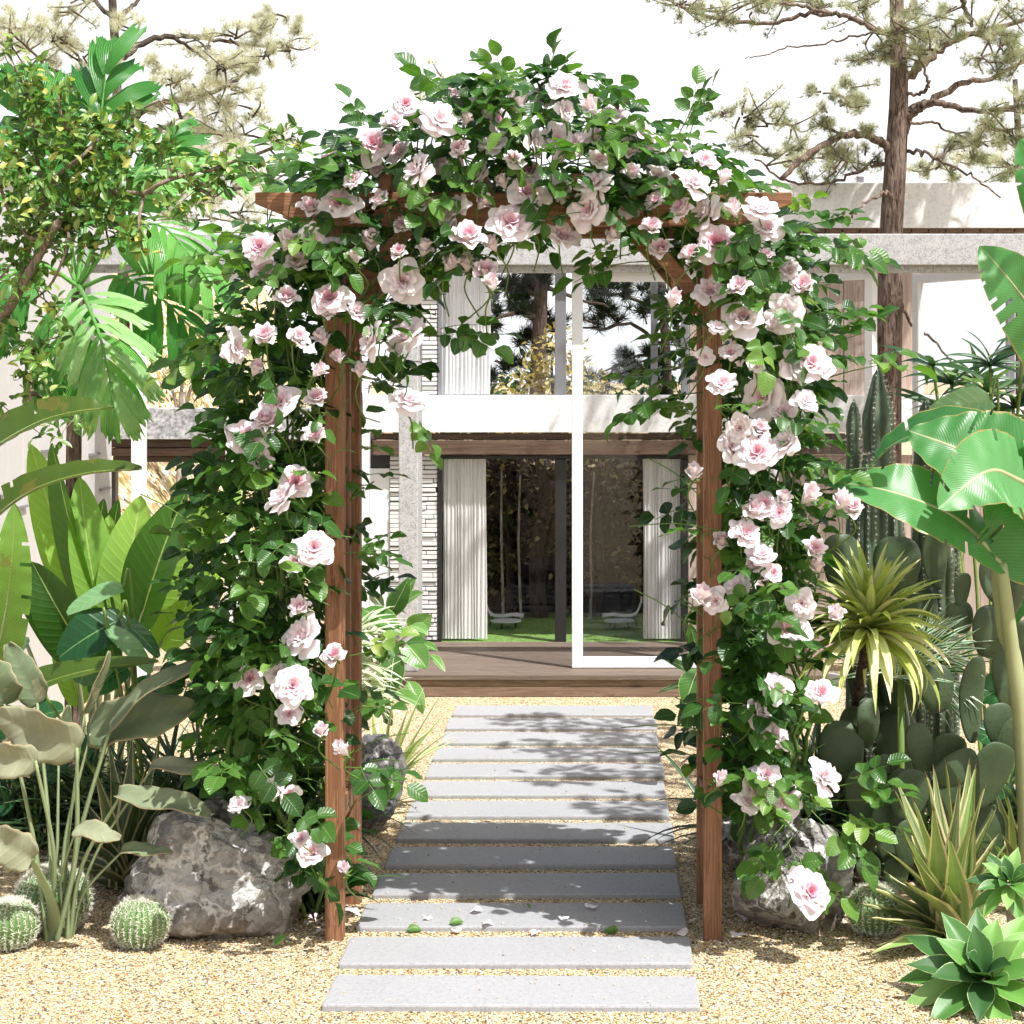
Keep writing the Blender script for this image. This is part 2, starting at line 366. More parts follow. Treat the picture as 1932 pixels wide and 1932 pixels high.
def litter_mat():
    N = NT('leaf_litter'); v = N.geo(); vo = N.n('TexVoronoi'); N.set(vo.inputs['Vector'], v); vo.inputs['Scale'].default_value = 17
    sx = N.n('SeparateColor'); N.set(sx.inputs[0], vo.outputs['Color'])
    c = N.ramp(sx.outputs[0], [(0, (.5, .38, .17)), (.2, (.72, .62, .4)), (.45, (.86, .8, .66)), (.66, (.3, .2, .1)), (.76, (.55, .3, .16)), (.86, (.84, .8, .72)), (.95, (.1, .08, .04))], 'CONSTANT')
    n = N.noise(v, 3, 6, .65); c = N.mix(N.ramp(n.outputs[0], [(.42, (0, 0, 0)), (.62, (.8, .8, .8))]), c, (.26, .21, .08))
    return N.done(N.bsdf(c, .9, N.bump(N.math('ADD', vo.outputs['Distance'], n.outputs[0]), .8, .05), .1))
M_litter = litter_mat()
def grass_mat():
    N = NT('lawn'); n = N.noise(N.geo(), 60, 4); c = N.ramp(n.outputs[0], [(.3, (.08, .16, .04)), (.7, (.26, .42, .12))])
    return N.done(N.bsdf(c, .9, N.bump(n.outputs[0], .5, .02), .1))
M_lawn = grass_mat()
def bark_mat(name, a, b, sc=1):
    N = NT(name); n1 = N.noise(N.geo((60 * sc, 60 * sc, 11 * sc)), 1, 5, .65, .8); n2 = N.noise(N.geo(), 12 * sc, 4)
    c = N.ramp(n1.outputs[0], [(.36, a), (.62, b)]); c = N.mix(N.math('MULTIPLY', n2.outputs[0], .4), c, a)
    return N.done(N.bsdf(c, .9, N.bump(n1.outputs[0], .9, .012), .15))
M_bark = bark_mat('pine_bark', (.04, .027, .021), (.29, .215, .17))
M_bark2 = bark_mat('dark_bark', (.03, .022, .018), (.13, .095, .075))
M_palebark = bark_mat('pale_bark', (.2, .16, .13), (.62, .56, .5))
# ================================================================= ground
def sheet(name, x0, x1, y0, y1, z, mat, kind='structure'):
    mb = MB(); mb.add([(x0, y0, z), (x1, y0, z), (x1, y1, z), (x0, y1, z)], [(0, 1, 2, 3)]); return tag(mb.build(name, mat), kind=kind)
tag(sheet('ground', -900, 900, -60, 1800, 0, M_gravel), 'golden gravel ground')
tag(sheet('lawn', -1.6, 3.2, 11.56, 14.5, .112, M_lawn), 'green lawn strip behind the glass doors')  # lawn laid behind the glass to imitate one mirrored in it
# loose pebbles lying on the gravel sheet in the part the camera sees close up
def pebbles(n=60000):
    t = (1 + 5 ** .5) / 2
    base = np.array([(1, 0, 0), (-1, 0, 0), (0, 1, 0), (0, -1, 0), (0, 0, 1), (0, 0, -.6)], float)
    tri = np.array([(0, 2, 4), (2, 1, 4), (1, 3, 4), (3, 0, 4), (2, 0, 5), (1, 2, 5), (3, 1, 5), (0, 3, 5)])
    u = rng.random(n); Y = 1 / (1 / 4.85 + (1 / 10.2 - 1 / 4.85) * u)
    X = (rng.random(n) * 2150 - 100 - VX) * Y / FP
    keep = ~((X > -.74) & (X < .254) & (((Y - 5.125) % .3735) < .268) & (Y < 9.95) & (Y > 5.12))
    keep |= rng.random(len(X)) < .018      # a few kicked onto the slabs
    on = (X > -.74) & (X < .254) & (((Y - 5.125) % .3735) < .268) & (Y < 9.95) & (Y > 5.12); Z = np.where(on, .017, 0.0)[keep]
    X, Y = X[keep], Y[keep]; n = len(X)
    s = rng.uniform(.0024, .0054, n); an = rng.random(n) * 6.28; el = rng.uniform(.6, 1.1, n)
    b = base[None] * np.stack([s, s * el, s * .7], -1)[:, None, :]
    c, si = np.cos(an)[:, None], np.sin(an)[:, None]
    v = np.stack([b[..., 0] * c - b[..., 1] * si + X[:, None], b[..., 0] * si + b[..., 1] * c + Y[:, None], b[..., 2] + (s * .3 + Z)[:, None]], -1).reshape(-1, 3)
    f = (tri[None] + (np.arange(n) * 6)[:, None, None]).reshape(-1, 3)
    mb = MB(); mb.add(v, t=f, rnd=np.repeat(rng.random(n), 6)); return mb
tag(pebbles().build('gravel', M_pebble), 'loose golden pebbles on the ground', kind='stuff')
def hill_h(x, y):
    a = min(max((-x - 2.75 - max(0, (y - 13)) * .06) / 2.2, 0), 1); b = min(max((y - 12.6) / 10, 0), 1); a = a * a * (3 - 2 * a)
    return a * (b ** .8) * 3.3 + (noise.noise(Vector((x * .9, y * .9, 0))) * .25 + noise.noise(Vector((x * 4, y * 4, 3))) * .07) * a
def hill():
    mb = MB(); nx, ny = 90, 110; xs = np.linspace(-16, -2.7, nx); ys = np.linspace(12.4, 36, ny)
    v = [(x, y, hill_h(x, y) - .02 + (0 if hill_h(x, y) > .01 else -.05)) for y in ys for x in xs]
    q = [(j * nx + i, j * nx + i + 1, (j + 1) * nx + i + 1, (j + 1) * nx + i) for j in range(ny - 1) for i in range(nx - 1)]
    mb.add(v, q); return mb.build('hillside', M_litter)
tag(hill(), 'leaf strewn hillside behind the white posts', kind='structure')
# ================================================================= stepping stones
STONE_Y = [5.13 + .3735 * i for i in range(13)]
ords = ['nearest the viewer, in full sun', 'second from the viewer, shadowed at right', 'third from the viewer, strewn with fallen petals',
        'fourth from the viewer, shaded under the arch', 'fifth from the viewer, just past the arch', 'sixth from the viewer, shaded on its right half',
        'seventh from the viewer, with a round shadow', 'eighth from the viewer, almost wholly sunlit', 'ninth from the viewer, with a slim shadow at right',
        'tenth from the viewer, streaked with shadow', 'eleventh from the viewer, with small shadows', 'twelfth from the viewer, second from the deck', 'farthest from the viewer, nearest the wooden deck']
for i, y in enumerate(STONE_Y):
    mb = MB(); box(mb, -.739 + rng.uniform(-.004, .004), .254 + rng.uniform(-.004, .004), y, y + .264, -.03, .017)
    o = mb.build('stepping_stone', M_paver, loc=(-.24, y + .14, 0), smooth=False, bevel=.006, bseg=2)
    o.rotation_euler = (math.radians(rng.normal(0, .22)), math.radians(rng.normal(0, .12)), math.radians(rng.normal(0, .22)))
    tag(o, 'grey stone slab of the path, ' + ords[i], 'stepping stone', 'stepping stones of the garden path')
# ================================================================= deck
YF = 11.55
dk = thing('wooden_deck', 'low weathered brown timber deck in front of the glass doors', 'deck', (0, 10.9, 0))
mb = MB()
x0, x1 = (690 - VX) * 10.24 / FP, (1560 - VX) * 10.24 / FP
yy = 10.225
while yy < YF - .02:
    box(mb, x0, x1, yy, min(yy + .118, YF - .02), .09, .117, rnd=rng.random()); yy += .121
mb.build('deck_boards', M_deck, dk, smooth=False, bevel=.002, bseg=1)
for z0, z1 in ((.002, .056), (.058, .0885)):
    mb = MB(); box(mb, x0 + .005, x1 - .005, 10.24, 10.262, z0, z1, rnd=rng.random()); mb.build('front_board', M_deckf, dk, smooth=False, bevel=.002, bseg=1)
# ================================================================= house
hs = thing('house', 'modern two storey house with pale concrete bands, bleached wood siding and tall glass doors', 'house', (0, 11.6, 0))
hx = lambda px, Y=YF: (px - VX) * Y / FP
hz = lambda py, Y=YF: CH - (py - VY) * Y / FP
def hpart(name, mat, fn, parent=hs, bevel=.003, smooth=False):
    mb = MB(); fn(mb); return mb.build(name, mat, parent, smooth=smooth, bevel=bevel, bseg=1)
RY = 11.39; SY = 11.48; ZT = hz(430, RY)
hpart('floor_slab', M_slab, lambda m: box(m, hx(697, SY), hx(2150, SY), SY, 12.3, hz(816, SY), hz(746, SY)))
hpart('roof_slab', M_slab, lambda m: box(m, hx(835, RY), hx(2200, RY), RY, 12.3, ZT, hz(345, RY)))
def soff(m):
    x = hx(845, RY)
    while x < hx(2150, RY):
        box(m, x, x + .092, RY + .02, 12.2, ZT - .022, ZT - .003, rnd=rng.random()); x += .1
hpart('soffit', M_soffit, soff, bevel=0)
def fascia(m):
    box(m, hx(705, 11.5), hx(1700, 11.5), 11.51, 11.548, hz(830, 11.5), hz(816.5, 11.5) - .004, rnd=.95)
    box(m, hx(703, 11.49), hx(1700, 11.49), 11.49, 11.548, hz(858, 11.49), hz(831, 11.49), rnd=.1)
hpart('wood_fascia', M_darkwood, fascia)
def brickpier(z0, z1):
    def f(m):
        z = z0; xa, xb = hx(735), hx(825)
        while z < z1 - .02:
            h = rng.uniform(.019, .023); x = xa
            while x < xb - .01:
                e = min(xb, x + rng.uniform(.16, .34)); y = YF + rng.uniform(0, .012)
                box(m, x + rng.uniform(0, .002), e - .003, y, YF + .15, z, z + h); x = e
            z += .0265
    return f
for a, b, zz in ((1208, 862, 'lower'), (744, 432, 'upper')):
    pr = hpart('brick_pier', M_brick, brickpier(hz(a), hz(b)), bevel=.002)
    pr['label'] = 'white thin brick pier at the left of the %s glass' % zz
    hpart('mortar', M_mortar, lambda m: box(m, hx(735) + .004, hx(825) - .004, YF + .02, YF + .14, hz(a) - .005, hz(b)), parent=pr, bevel=0)
hpart('white_wall', M_panel, lambda m: box(m, hx(690), hx(734.5), YF + .02, YF + .12, 0, hz(884)))
hpart('lintel', M_dark, lambda m: box(m, hx(690), hx(734.5), YF + .03, YF + .12, hz(883.5), hz(859)))
# lower doors
def frame(m, xs, zb, zt, w, y0, y1, wt=None):
    """stiles at the px positions plus top and bottom rails"""
    for a, b in xs: box(m, hx(a), hx(b), y0, y1, zb, zt)
    box(m, hx(xs[0][0]) + .002, hx(xs[-1][1]) - .002, y0 + .003, y1 - .003, zt, zt + (wt or w)); 
dr = hpart('glass_doors', M_dark, lambda m: (frame(m, [(826, 833), (1047, 1068), (1285, 1298)], .1, hz(866), .02, YF, YF + .05)))
hpart('pane', M_tint, lambda m: box(m, hx(833), hx(1047), YF + .02, YF + .026, .1, hz(866)), parent=dr, bevel=0)
hpart('pane', M_tint, lambda m: box(m, hx(1068), hx(1285), YF + .02, YF + .026, .1, hz(866)), parent=dr, bevel=0)
uw = hpart('upper_window', M_greyframe, lambda m: frame(m, [(826, 833), (1047, 1068), (1228, 1241), (1285, 1300)], hz(745), ZT - .07, .03, YF, YF + .05))
for a, b in ((833, 1047), (1068, 1228), (1241, 1285)):
    hpart('pane', M_upglass, lambda m: box(m, hx(a), hx(b), YF + .02, YF + .026, hz(745), ZT - .07), parent=uw, bevel=0)
def curtain(name, pa, pb, za, zb, lab, waves):
    mb = MB(); nx = waves * 10; Yc = YF + .06; xa, xb = hx(pa, Yc), hx(pb, Yc); zs = np.linspace(za, zb, 14)
    v = []
    for z in zs:
        for i in range(nx + 1):
            t = i / nx; a = .0075 * (1 + .5 * math.sin(t * 17 + 1)); 
            v.append((xa + (xb - xa) * t + .004 * math.sin(z * 3 + t * 20), Yc + a * math.sin(t * waves * 2 * PI + .3 * math.sin(z * 2.2 + t * 9)), z))
    q = [(j * (nx + 1) + i, j * (nx + 1) + i + 1, (j + 1) * (nx + 1) + i + 1, (j + 1) * (nx + 1) + i) for j in range(13) for i in range(nx)]
    mb.add(v, q); o = mb.build(name, M_curtain, loc=((xa + xb) / 2, Yc, za)); tag(o, lab, 'curtain', 'white pleated curtains')
curtain('curtain', 835, 918, .125, hz(862), 'white pleated curtain at the left of the ground floor glass doors', 13)
curtain('curtain', 1213, 1284, .125, hz(862), 'white pleated curtain at the right of the ground floor glass doors', 11)
curtain('curtain', 835, 925, hz(744), ZT - .05, 'white pleated curtain in the upper floor window', 12)
def siding(px0, px1, z0, z1, Y=YF):
    def f(m):
        x = hx(px0, Y); k = 0
        while x < hx(px1, Y) - .005:
            e = min(hx(px1, Y), x + .1 + .035 * (k % 3)); box(m, x, e - .003, Y + rng.uniform(0, .006), Y + .06, z0, z1, rnd=rng.random()); x = e; k += 1
    return f
hpart('siding', M_siding, siding(1301, 1728, hz(746, SY) - .005, ZT - .03))['label'] = 'bleached vertical wood boards beside the upper window'
hpart('siding', M_siding, siding(1299, 2100, 0, hz(859)), bevel=0)['label'] = 'bleached vertical wood boards beside the ground floor doors'
hpart('door_head', M_darkwood, lambda m: box(m, hx(826), hx(1299), YF + .004, YF + .06, hz(866) + .022, hz(858) + .02, rnd=.9), bevel=0)
hpart('end_wall', M_panel, lambda m: box(m, hx(735), hx(735) + .1, YF + .16, 12.25, .1, hz(816, SY) - .004), bevel=0)
hpart('end_wall', M_panel, lambda m: box(m, hx(2100), hx(2100) + .1, YF, 12.25, 0, ZT - .03), bevel=0)
hpart('inner_wall', M_darkwood, lambda m: box(m, hx(1302), hx(1302) + .06, YF + .07, 12.25, .1, hz(816, SY) - .004, rnd=.8), bevel=0)
rw = hpart('side_window', M_greyframe, lambda m: (box(m, hx(1729), hx(1742), YF, YF + .05, hz(746) + .01, ZT - .03), box(m, hx(1900), hx(1915), YF, YF + .05, hz(746) + .01, ZT - .03), box(m, hx(1742), hx(1900), YF + .003, YF + .047, ZT - .09, ZT - .032)))
hpart('pane', M_upglass, lambda m: box(m, hx(1742), hx(1900), YF + .02, YF + .026, hz(746) + .01, ZT - .09), parent=rw, bevel=0)
# chimney-like vent block on the roof
vb = thing('roof_vent', 'small white louvred roof vent on the flat roof beside the pine trunk', 'vent', (hx(1625, 12), 12, hz(345, RY)))
def vent(m):
    box(m, hx(1614, 12), hx(1668, 12), 12, 12.2, hz(345, RY), hz(331, 12))
hpart('vent_box', M_panel, vent, parent=vb)
hpart('louvre', M_greyframe, lambda m: [box(m, hx(1616, 12), hx(1630, 12), 11.99, 12.0, hz(344 - 4 * k, 12), hz(341.5 - 4 * k, 12)) for k in range(3)], parent=vb, bevel=0)
# ================================================================= portico: beam, columns, white frames
pt = thing('concrete_portico', 'speckled grey concrete frame with a long beam on columns in front of the house', 'portico', (0, 10.5, 0))
ZB = hz(500, 10.3)
hpart('beam', M_concrete, lambda m: box(m, hx(-60, 10.3), hx(2150, 10.3), 10.3, 10.44, ZB, hz(441, 10.3)), parent=pt, bevel=.004)
hpart('header', M_concrete, lambda m: box(m, hx(-60, 10.4), hx(2150, 10.4), 10.36, 10.43, hz(514, 10.36), ZB - .001), parent=pt, bevel=.002)  # strip added in place of the beam's underside, so the thin beam shades less
hpart('column', M_concrete, lambda m: box(m, hx(752, 10.35), hx(788, 10.35), 10.35, 10.62, .1175, hz(514, 10.36) - .002), parent=pt, bevel=.004)
hpart('column', M_concrete, lambda m: box(m, hx(2060, 10.35), hx(2100, 10.35), 10.35, 10.62, 0, hz(514, 10.36) - .002), parent=pt, bevel=.004)
hpart('column', M_concrete, lambda m: box(m, hx(-40, 10.35), hx(0, 10.35), 10.35, 10.62, 0, hz(514, 10.36) - .002), parent=pt, bevel=.004)
# plain white posts
for pa, pb, lab in ((247, 270, 'slim white post behind the hanging palm leaf, leftmost of the white posts'), (425, 446, 'slim white post seen between the palm and the roses on the left'), (680, 695, 'slim white post just behind the left side of the rose arch')):
    mb = MB(); box(mb, hx(pa, 10.4), hx(pb, 10.4), 10.4, 10.4 + .09, 0, hz(514, 10.36) - .003)
    tag(mb.build('white_post', M_white, loc=(hx((pa + pb) / 2, 10.4), 10.445, 0), smooth=False, bevel=.004), lab, 'post', 'slim white posts under the concrete beam')
def door_leaf(a, b, zb, zt, lab, st=.058, rail=.058):
    """white framed glass door leaf between plan points a and b"""
    a = np.array(a); b = np.array(b); d = nz(b - a); L = np.linalg.norm(b - a)
    t = thing('framed_glass_door', lab, 'glass door', (a[0], a[1], zb), 'white framed glass doors of the portico')
    th = .04
    def bar(m, u0, u1, z0, z1, t0=-th / 2, t1=th / 2):
        nn = np.array([-d[1], d[0]]); v = []
        for u in (u0, u1):
            for q in (t0, t1):
                for z in (z0, z1): p = a + d * u + nn * q; v.append((p[0], p[1], z))
        m.add(v, [(0, 1, 3, 2), (4, 6, 7, 5), (0, 4, 5, 1), (2, 3, 7, 6), (0, 2, 6, 4), (1, 5, 7, 3)])
    mb = MB(); bar(mb, 0, st, zb, zt); bar(mb, L - st, L, zb, zt); bar(mb, st, L - st, zt - rail, zt, -.018, .018); bar(mb, st, L - st, zb, zb + rail, -.018, .018)
    mb.build('frame', M_white, t, smooth=False, bevel=.003, bseg=1)
    mb = MB(); bar(mb, st, L - st, zb + rail, zt - rail, -.003, .003); mb.build('pane', M_glass, t, smooth=False)
Yd = 10.48
door_leaf((hx(1079, Yd), Yd), (hx(1430, Yd), Yd), .119, hz(511, Yd), 'white framed glass door leaf standing on the deck inside the rose arch')
door_leaf((hx(1450, 11.02), 11.02), (hx(1651, 10.45), 10.45), .0, 2.252, 'white framed glass door standing ajar left of the pine trunk')
door_leaf((hx(1726, 10.96), 10.96), (hx(1990, 9.9), 9.9), .0, 2.252, 'white framed glass door standing ajar right of the pine trunk')
# low bridge-like concrete band at left
lb = thing('balcony', 'grey granite balcony band with dark timber underneath, left of the rose arch', 'balcony', (hx(450, 12), 12, 0))
hpart('parapet', M_shaded_concrete, lambda m: box(m, hx(205, 12), hx(700, 12), 12, 12.25, hz(829, 12), hz(770, 12)), parent=lb)
hpart('timber_edge', M_darkwood, lambda m: (box(m, hx(205, 12), hx(700, 12), 12.06, 12.3, hz(845, 12), hz(830, 12), rnd=.8), box(m, hx(205, 12), hx(700, 12), 12.04, 12.3, hz(861, 12), hz(846, 12), rnd=.2), box(m, hx(205, 12), hx(700, 12), 12.1, 12.3, hz(873, 12), hz(862, 12), rnd=1)), parent=lb)
for pa in (208, 560): hpart('support', M_dark, lambda m: box(m, hx(pa, 12.15), hx(pa + 12, 12.15), 12.12, 12.2, 0, hz(874, 12)), parent=lb)
# ================================================================= white board wall at the left
wl = thing('board_wall', 'tall pale board wall at the left edge behind the palm', 'wall', (-2.79, 9.8, 0))
def wall_boards(m):
    y = 7.2
    while y < 10.98:
        e = min(11.0, y + .235); xo = rng.uniform(0, .004)
        box(m, -2.86, -2.75 - xo, y, e - .004, 0, 2.62, rnd=rng.random()); y = e
M_board = plain_mat('pale_boards', (.52, .505, .49), .6, .3, .12, 6)
hpart('boards', M_board, wall_boards, parent=wl)
hpart('cap', M_white, lambda m: box(m, -2.9, -2.71, 7.2, 11.02, 2.622, 2.66), parent=wl)
def ticks(m):
    for y, z in ((8.8, 1.12), (9.15, 1.05), (9.6, 1.3), (10.0, .98), (10.5, 1.25), (10.72, 1.05), (9.35, .62), (9.9, .55), (8.95, .5)):
        box(m, -2.76, -2.737, y, y + .2, z, z + .012)
hpart('hinge', M_greyframe, ticks, parent=wl, bevel=0)
# ================================================================= garden chairs and tables seen through the glass
M_wire = plain_mat('pale_wire', (.8, .8, .78), .4, .5)
def chair(cx, flip, lab):
    t = thing('wire_chair', lab, 'chair', (cx, 12.35, .112), 'wire garden chairs behind the glass doors')
    f = -1 if flip else 1; mb = MB()
    for k in range(9):     # wire shell: seat rising into a tall back
        y = -.075 + .15 * k / 8
        pts = [V3(cx + f * a, 12.35 + y * (1 - .1 * i), .112 + z) for i, (a, z) in enumerate(((.14, .062), (.08, .068), (.0, .06), (-.06, .07), (-.09, .12), (-.1, .185 - abs(y) * .35)))]
        tube(mb, spline(pts, 4), .0034, 5)
    for j, (a, z) in enumerate(((.14, .062), (.04, .064), (-.06, .07), (-.09, .12), (-.1, .18))):
        tube(mb, [V3(cx + f * a, 12.35 + y, .112 + z - (abs(y) * .35 if j == 4 else 0)) for y in np.linspace(-.078, .078, 7)], .005, 5)
    mb.build('shell', M_wire, t)
    for sx in (-.07, .1):
        for sy in (-.06, .06):
            mb = MB(); tube(mb, [V3(cx + f * sx, 12.35 + sy, .112), V3(cx + f * sx * .7, 12.35 + sy * .7, .175)], .004, 6); mb.build('leg', M_dark, t)
    tb = thing('low_table', 'low white table beside the ' + ('right' if flip else 'left') + ' wire chair behind the glass', 'table', (cx + f * .04, 12.2, .112), 'low tables behind the glass doors')
    mb = MB(); tube(mb, [V3(cx + f * .04, 12.2, .155), V3(cx + f * .04, 12.2, .163)], .095, 24); mb.build('table_top', M_white, tb, smooth=False)
    for k in range(3):
        a = k * 2.094; mb = MB(); tube(mb, [V3(cx + f * .04 + .06 * math.cos(a), 12.2 + .06 * math.sin(a), .112), V3(cx + f * .04 + .05 * math.cos(a), 12.2 + .05 * math.sin(a), .1545)], .004, 6); mb.build('leg', M_dark, tb)
chair(hx(945, 12.35), False, 'pale wire lounge chair behind the left glass door pane')
chair(hx(1180, 12.35), True, 'pale wire lounge chair behind the right glass door pane')
# ================================================================= the rose arch's timber frame
ar = thing('garden_arch', 'reddish brown cedar garden arch standing over the stone path', 'garden arch', (-.233, 6.0, 0))
YA, YB = 5.78, 6.18; XL, XR = -.792, .325; PW = .054
zbm0, zbm1 = CH + (VY - 428) * YA / FP, CH + (VY - 365) * YA / FP
for X in (XL, XR):
    for Y in (YA, YB):
        mb = MB(); box(mb, X - PW / 2, X + PW / 2, Y, Y + PW, -.03, zbm1 - .02, rnd=rng.random() * .5)
        if True: mb.build('post', M_cedar, ar, smooth=False, bevel=.003)
def beamshape(Y):
    mb = MB(); xa, xb = (485 - VX) * YA / FP, (1492 - VX) * YA / FP; zc = zbm0 + (zbm1 - zbm0) * .66; t = .034
    pr = [(xa, zbm1), (xa, zc), (xa + .16, zbm0), (xb - .16, zbm0), (xb, zc), (xb, zbm1)]
    v = [(x, y, z) for y in (Y, Y + t) for x, z in pr]
    q = [(i, (i + 1) % 6, 6 + (i + 1) % 6, 6 + i) for i in range(6)]
    mb.add(v, q + [(0, 3, 2, 1), (0, 5, 4, 3), (6, 7, 8, 9), (6, 9, 10, 11)], rnd=.2); return mb
for Y in (YA - .036, YB + PW + .002): beamshape(Y).build('beam', M_cedarx, ar, smooth=False, bevel=.003)
for k in range(1, 5):
    x = -.93 + k * .28; mb = MB(); box(mb, x, x + .034, YA - .08, YB + .13, zbm1 + .001, zbm1 + .05, rnd=rng.random()); mb.build('rafter', M_cedary, ar, smooth=False, bevel=.003)
for Y in (YA, YB):
    for X, s in ((XL + PW / 2, 1), (XR - PW / 2, -1)):
        mb = MB(); beam(mb, (X - s * .005, Y + PW / 2, 1.87), (X + s * .20, Y + PW / 2, 2.115), .04, .045, up=(0, 1, 0), rnd=.3); mb.build('brace', M_cedarx, ar, smooth=False, bevel=.002)
for X in (XL, XR):
    for z in (.34, 1.98):
        mb = MB(); box(mb, X - .02, X + .02, YA + PW, YB, z, z + .065, rnd=.2); mb.build('side_rail', M_cedary, ar, smooth=False, bevel=.002)
    for k in range(2):
        y = YA + PW + .075 + k * .135; mb = MB(); box(mb, X - .012, X + .012, y, y + .045, .4055, 1.9795, rnd=rng.random() * .6); mb.build('side_slat', M_cedar, ar, smooth=False, bevel=.002)
# ================================================================= climbing roses
M_rleaf = leaf_mat('rose_leaf', [(0, (.016, .05, .013)), (.35, (.042, .12, .024)), (.7, (.10, .22, .04)), (.93, (.26, .40, .09)), (1, (.36, .38, .07))], mid=(.16, .28, .1), midw=.03, pinnate=26, stripe_amt=.22, rough=.33, transl=.36, spec=.5)
M_cane = plain_mat('green_cane', (.11, .2, .04), .5, .4, .3, 20)
def petal_mat():
    N = NT('rose_petal'); r = N.attr('rnd').outputs['Fac']; uv = N.n('SeparateXYZ'); N.set(uv.inputs[0], N.attr('luv').outputs['Vector'])
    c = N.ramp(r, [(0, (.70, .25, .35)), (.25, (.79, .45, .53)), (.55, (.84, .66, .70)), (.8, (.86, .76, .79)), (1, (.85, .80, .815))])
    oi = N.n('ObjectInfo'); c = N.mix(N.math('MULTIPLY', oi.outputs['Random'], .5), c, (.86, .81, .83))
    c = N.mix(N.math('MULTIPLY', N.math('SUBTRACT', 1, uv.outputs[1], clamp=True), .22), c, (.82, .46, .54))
    p = N.bsdf(c, .6, N.bump(N.noise(N.obj((6, 6, 6)), 4, 3).outputs[0], .1, .02), .25); tr = N.n('BsdfTranslucent'); N.set(tr.inputs[0], c)
    mx = N.n('MixShader'); mx.inputs[0].default_value = .3; N.t.links.new(p, mx.inputs[1]); N.t.links.new(tr.outputs[0], mx.inputs[2]); return N.done(mx.outputs[0])
M_petal = petal_mat()
def petal(mb, phi, R, H, half, curl, rnd, droop=0, ruff=.04, nu=8, nv=6, z0=0, r0=.12):
    u = np.linspace(-1, 1, nu + 1)[None, :]; v = np.linspace(0, 1, nv + 1)[:, None]
    ve = v * (1 - .20 * np.abs(u) ** 2.4)
    wid = np.sin(PI * np.clip(.10 + .52 * v, 0, 1)) ** .8
    psi = phi + u * half * wid
    r = R * (r0 + (1 - r0) * ve ** .85) * (1 + .06 * u) + curl * np.clip(ve - .62, 0, 1) ** 1.5 * R * 1.6
    z = z0 + H * np.sin(np.clip(ve * 1.45, 0, PI / 2)) - curl * .7 * np.clip(ve - .72, 0, 1) ** 1.4 * max(R, .3) - droop * ve ** 2
    ph = rng.random() * 6
    r = r + ruff * v * v * np.sin(u * 5 + ph); z = z + ruff * v * v * np.cos(u * 6 + ph * 2)
    V = np.stack([r * np.cos(psi), r * np.sin(psi), z + 0 * psi], -1).reshape(-1, 3)
    uv = np.stack(np.broadcast_arrays(u, v), -1).reshape(-1, 2); c = nu + 1
    q = [(i * c + j, i * c + j + 1, (i + 1) * c + j + 1, (i + 1) * c + j) for i in range(nv) for j in range(nu)]
    mb.add(V, q, uv=uv, rnd=rnd)
def bloom(kind):
    mb = MB()
    lay = {'full': [(3, .13, .42, 1.3, 0, 0), (4, .23, .5, 1.1, .1, .06), (5, .36, .52, .95, .25, .18), (5, .52, .48, .85, .4, .35), (6, .66, .46, .78, .45, .55), (5, .84, .38, .78, .55, .8), (5, 1.0, .24, .76, .6, 1)],
           'open': [(3, .16, .4, 1.2, .05, .02), (5, .3, .5, .95, .3, .2), (5, .5, .46, .9, .5, .4), (5, .74, .42, .82, .55, .75), (5, 1.0, .26, .8, .6, .97)],
           'cup': [(3, .16, .72, 1.2, 0, .1), (4, .28, .82, 1.0, .05, .3), (4, .42, .9, .95, .1, .6), (5, .56, .86, .85, .22, .85), (4, .7, .6, .8, .4, 1)],
           'bud': [(3, .14, .95, 1.3, 0, .25), (3, .28, 1.08, 1.3, -.15, .6), (4, .42, 1.05, 1.1, -.2, .85), (4, .52, .85, .95, -.05, 1)],
           'loose': [(3, .2, .5, 1.1, .1, .35), (4, .42, .66, .95, .2, .7), (5, .68, .62, .82, .4, .9), (4, 1.0, .38, .85, .45, 1), (3, 1.12, .05, .8, .2, 1)],
           'side': [(3, .2, .5, 1.1, .1, .25), (5, .42, .6, .9, .25, .5), (5, .72, .55, .8, .3, .8), (5, .98, .36, .75, .35, 1)]}[kind]
    for k, (n, R, H, half, curl, rn) in enumerate(lay):
        o = rng.random() * 6
        for i in range(n):
            j = rng.uniform(.85, 1.15)
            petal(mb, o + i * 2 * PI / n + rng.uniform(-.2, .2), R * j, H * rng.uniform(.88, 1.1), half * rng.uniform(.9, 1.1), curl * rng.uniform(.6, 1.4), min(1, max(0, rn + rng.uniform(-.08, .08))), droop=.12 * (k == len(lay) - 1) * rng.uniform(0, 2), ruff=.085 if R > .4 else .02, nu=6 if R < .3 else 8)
    for i in range(5):       # sepals and hip
        a = i * 1.2566; leaf(mb, V3(.06 * math.cos(a), .06 * math.sin(a), -.02), V3(math.cos(a), math.sin(a), -.1), V3(0, 0, 1), .55, .16, 'lance', 4, 2, -.4, .1, .5, mat=1)
    tube(mb, [V3(0, 0, -.5), V3(.02, .01, -.25), V3(0, 0, -.12), V3(0, 0, 0)], [.035, .04, .12, .1], 6, mat=1)
    return mb
KINDS = ['full', 'full', 'open', 'open', 'cup', 'cup', 'bud', 'bud', 'loose', 'loose', 'side', 'side']
BM = {}
for k in KINDS: BM.setdefault(k, []).append(bloom(k).mesh('rose_bloom', [M_petal, M_cane]))
def basis(y, n):
    y = nz(y); x = nz(np.cross(y, n)); return np.stack([x, y, np.cross(x, y)], 1)
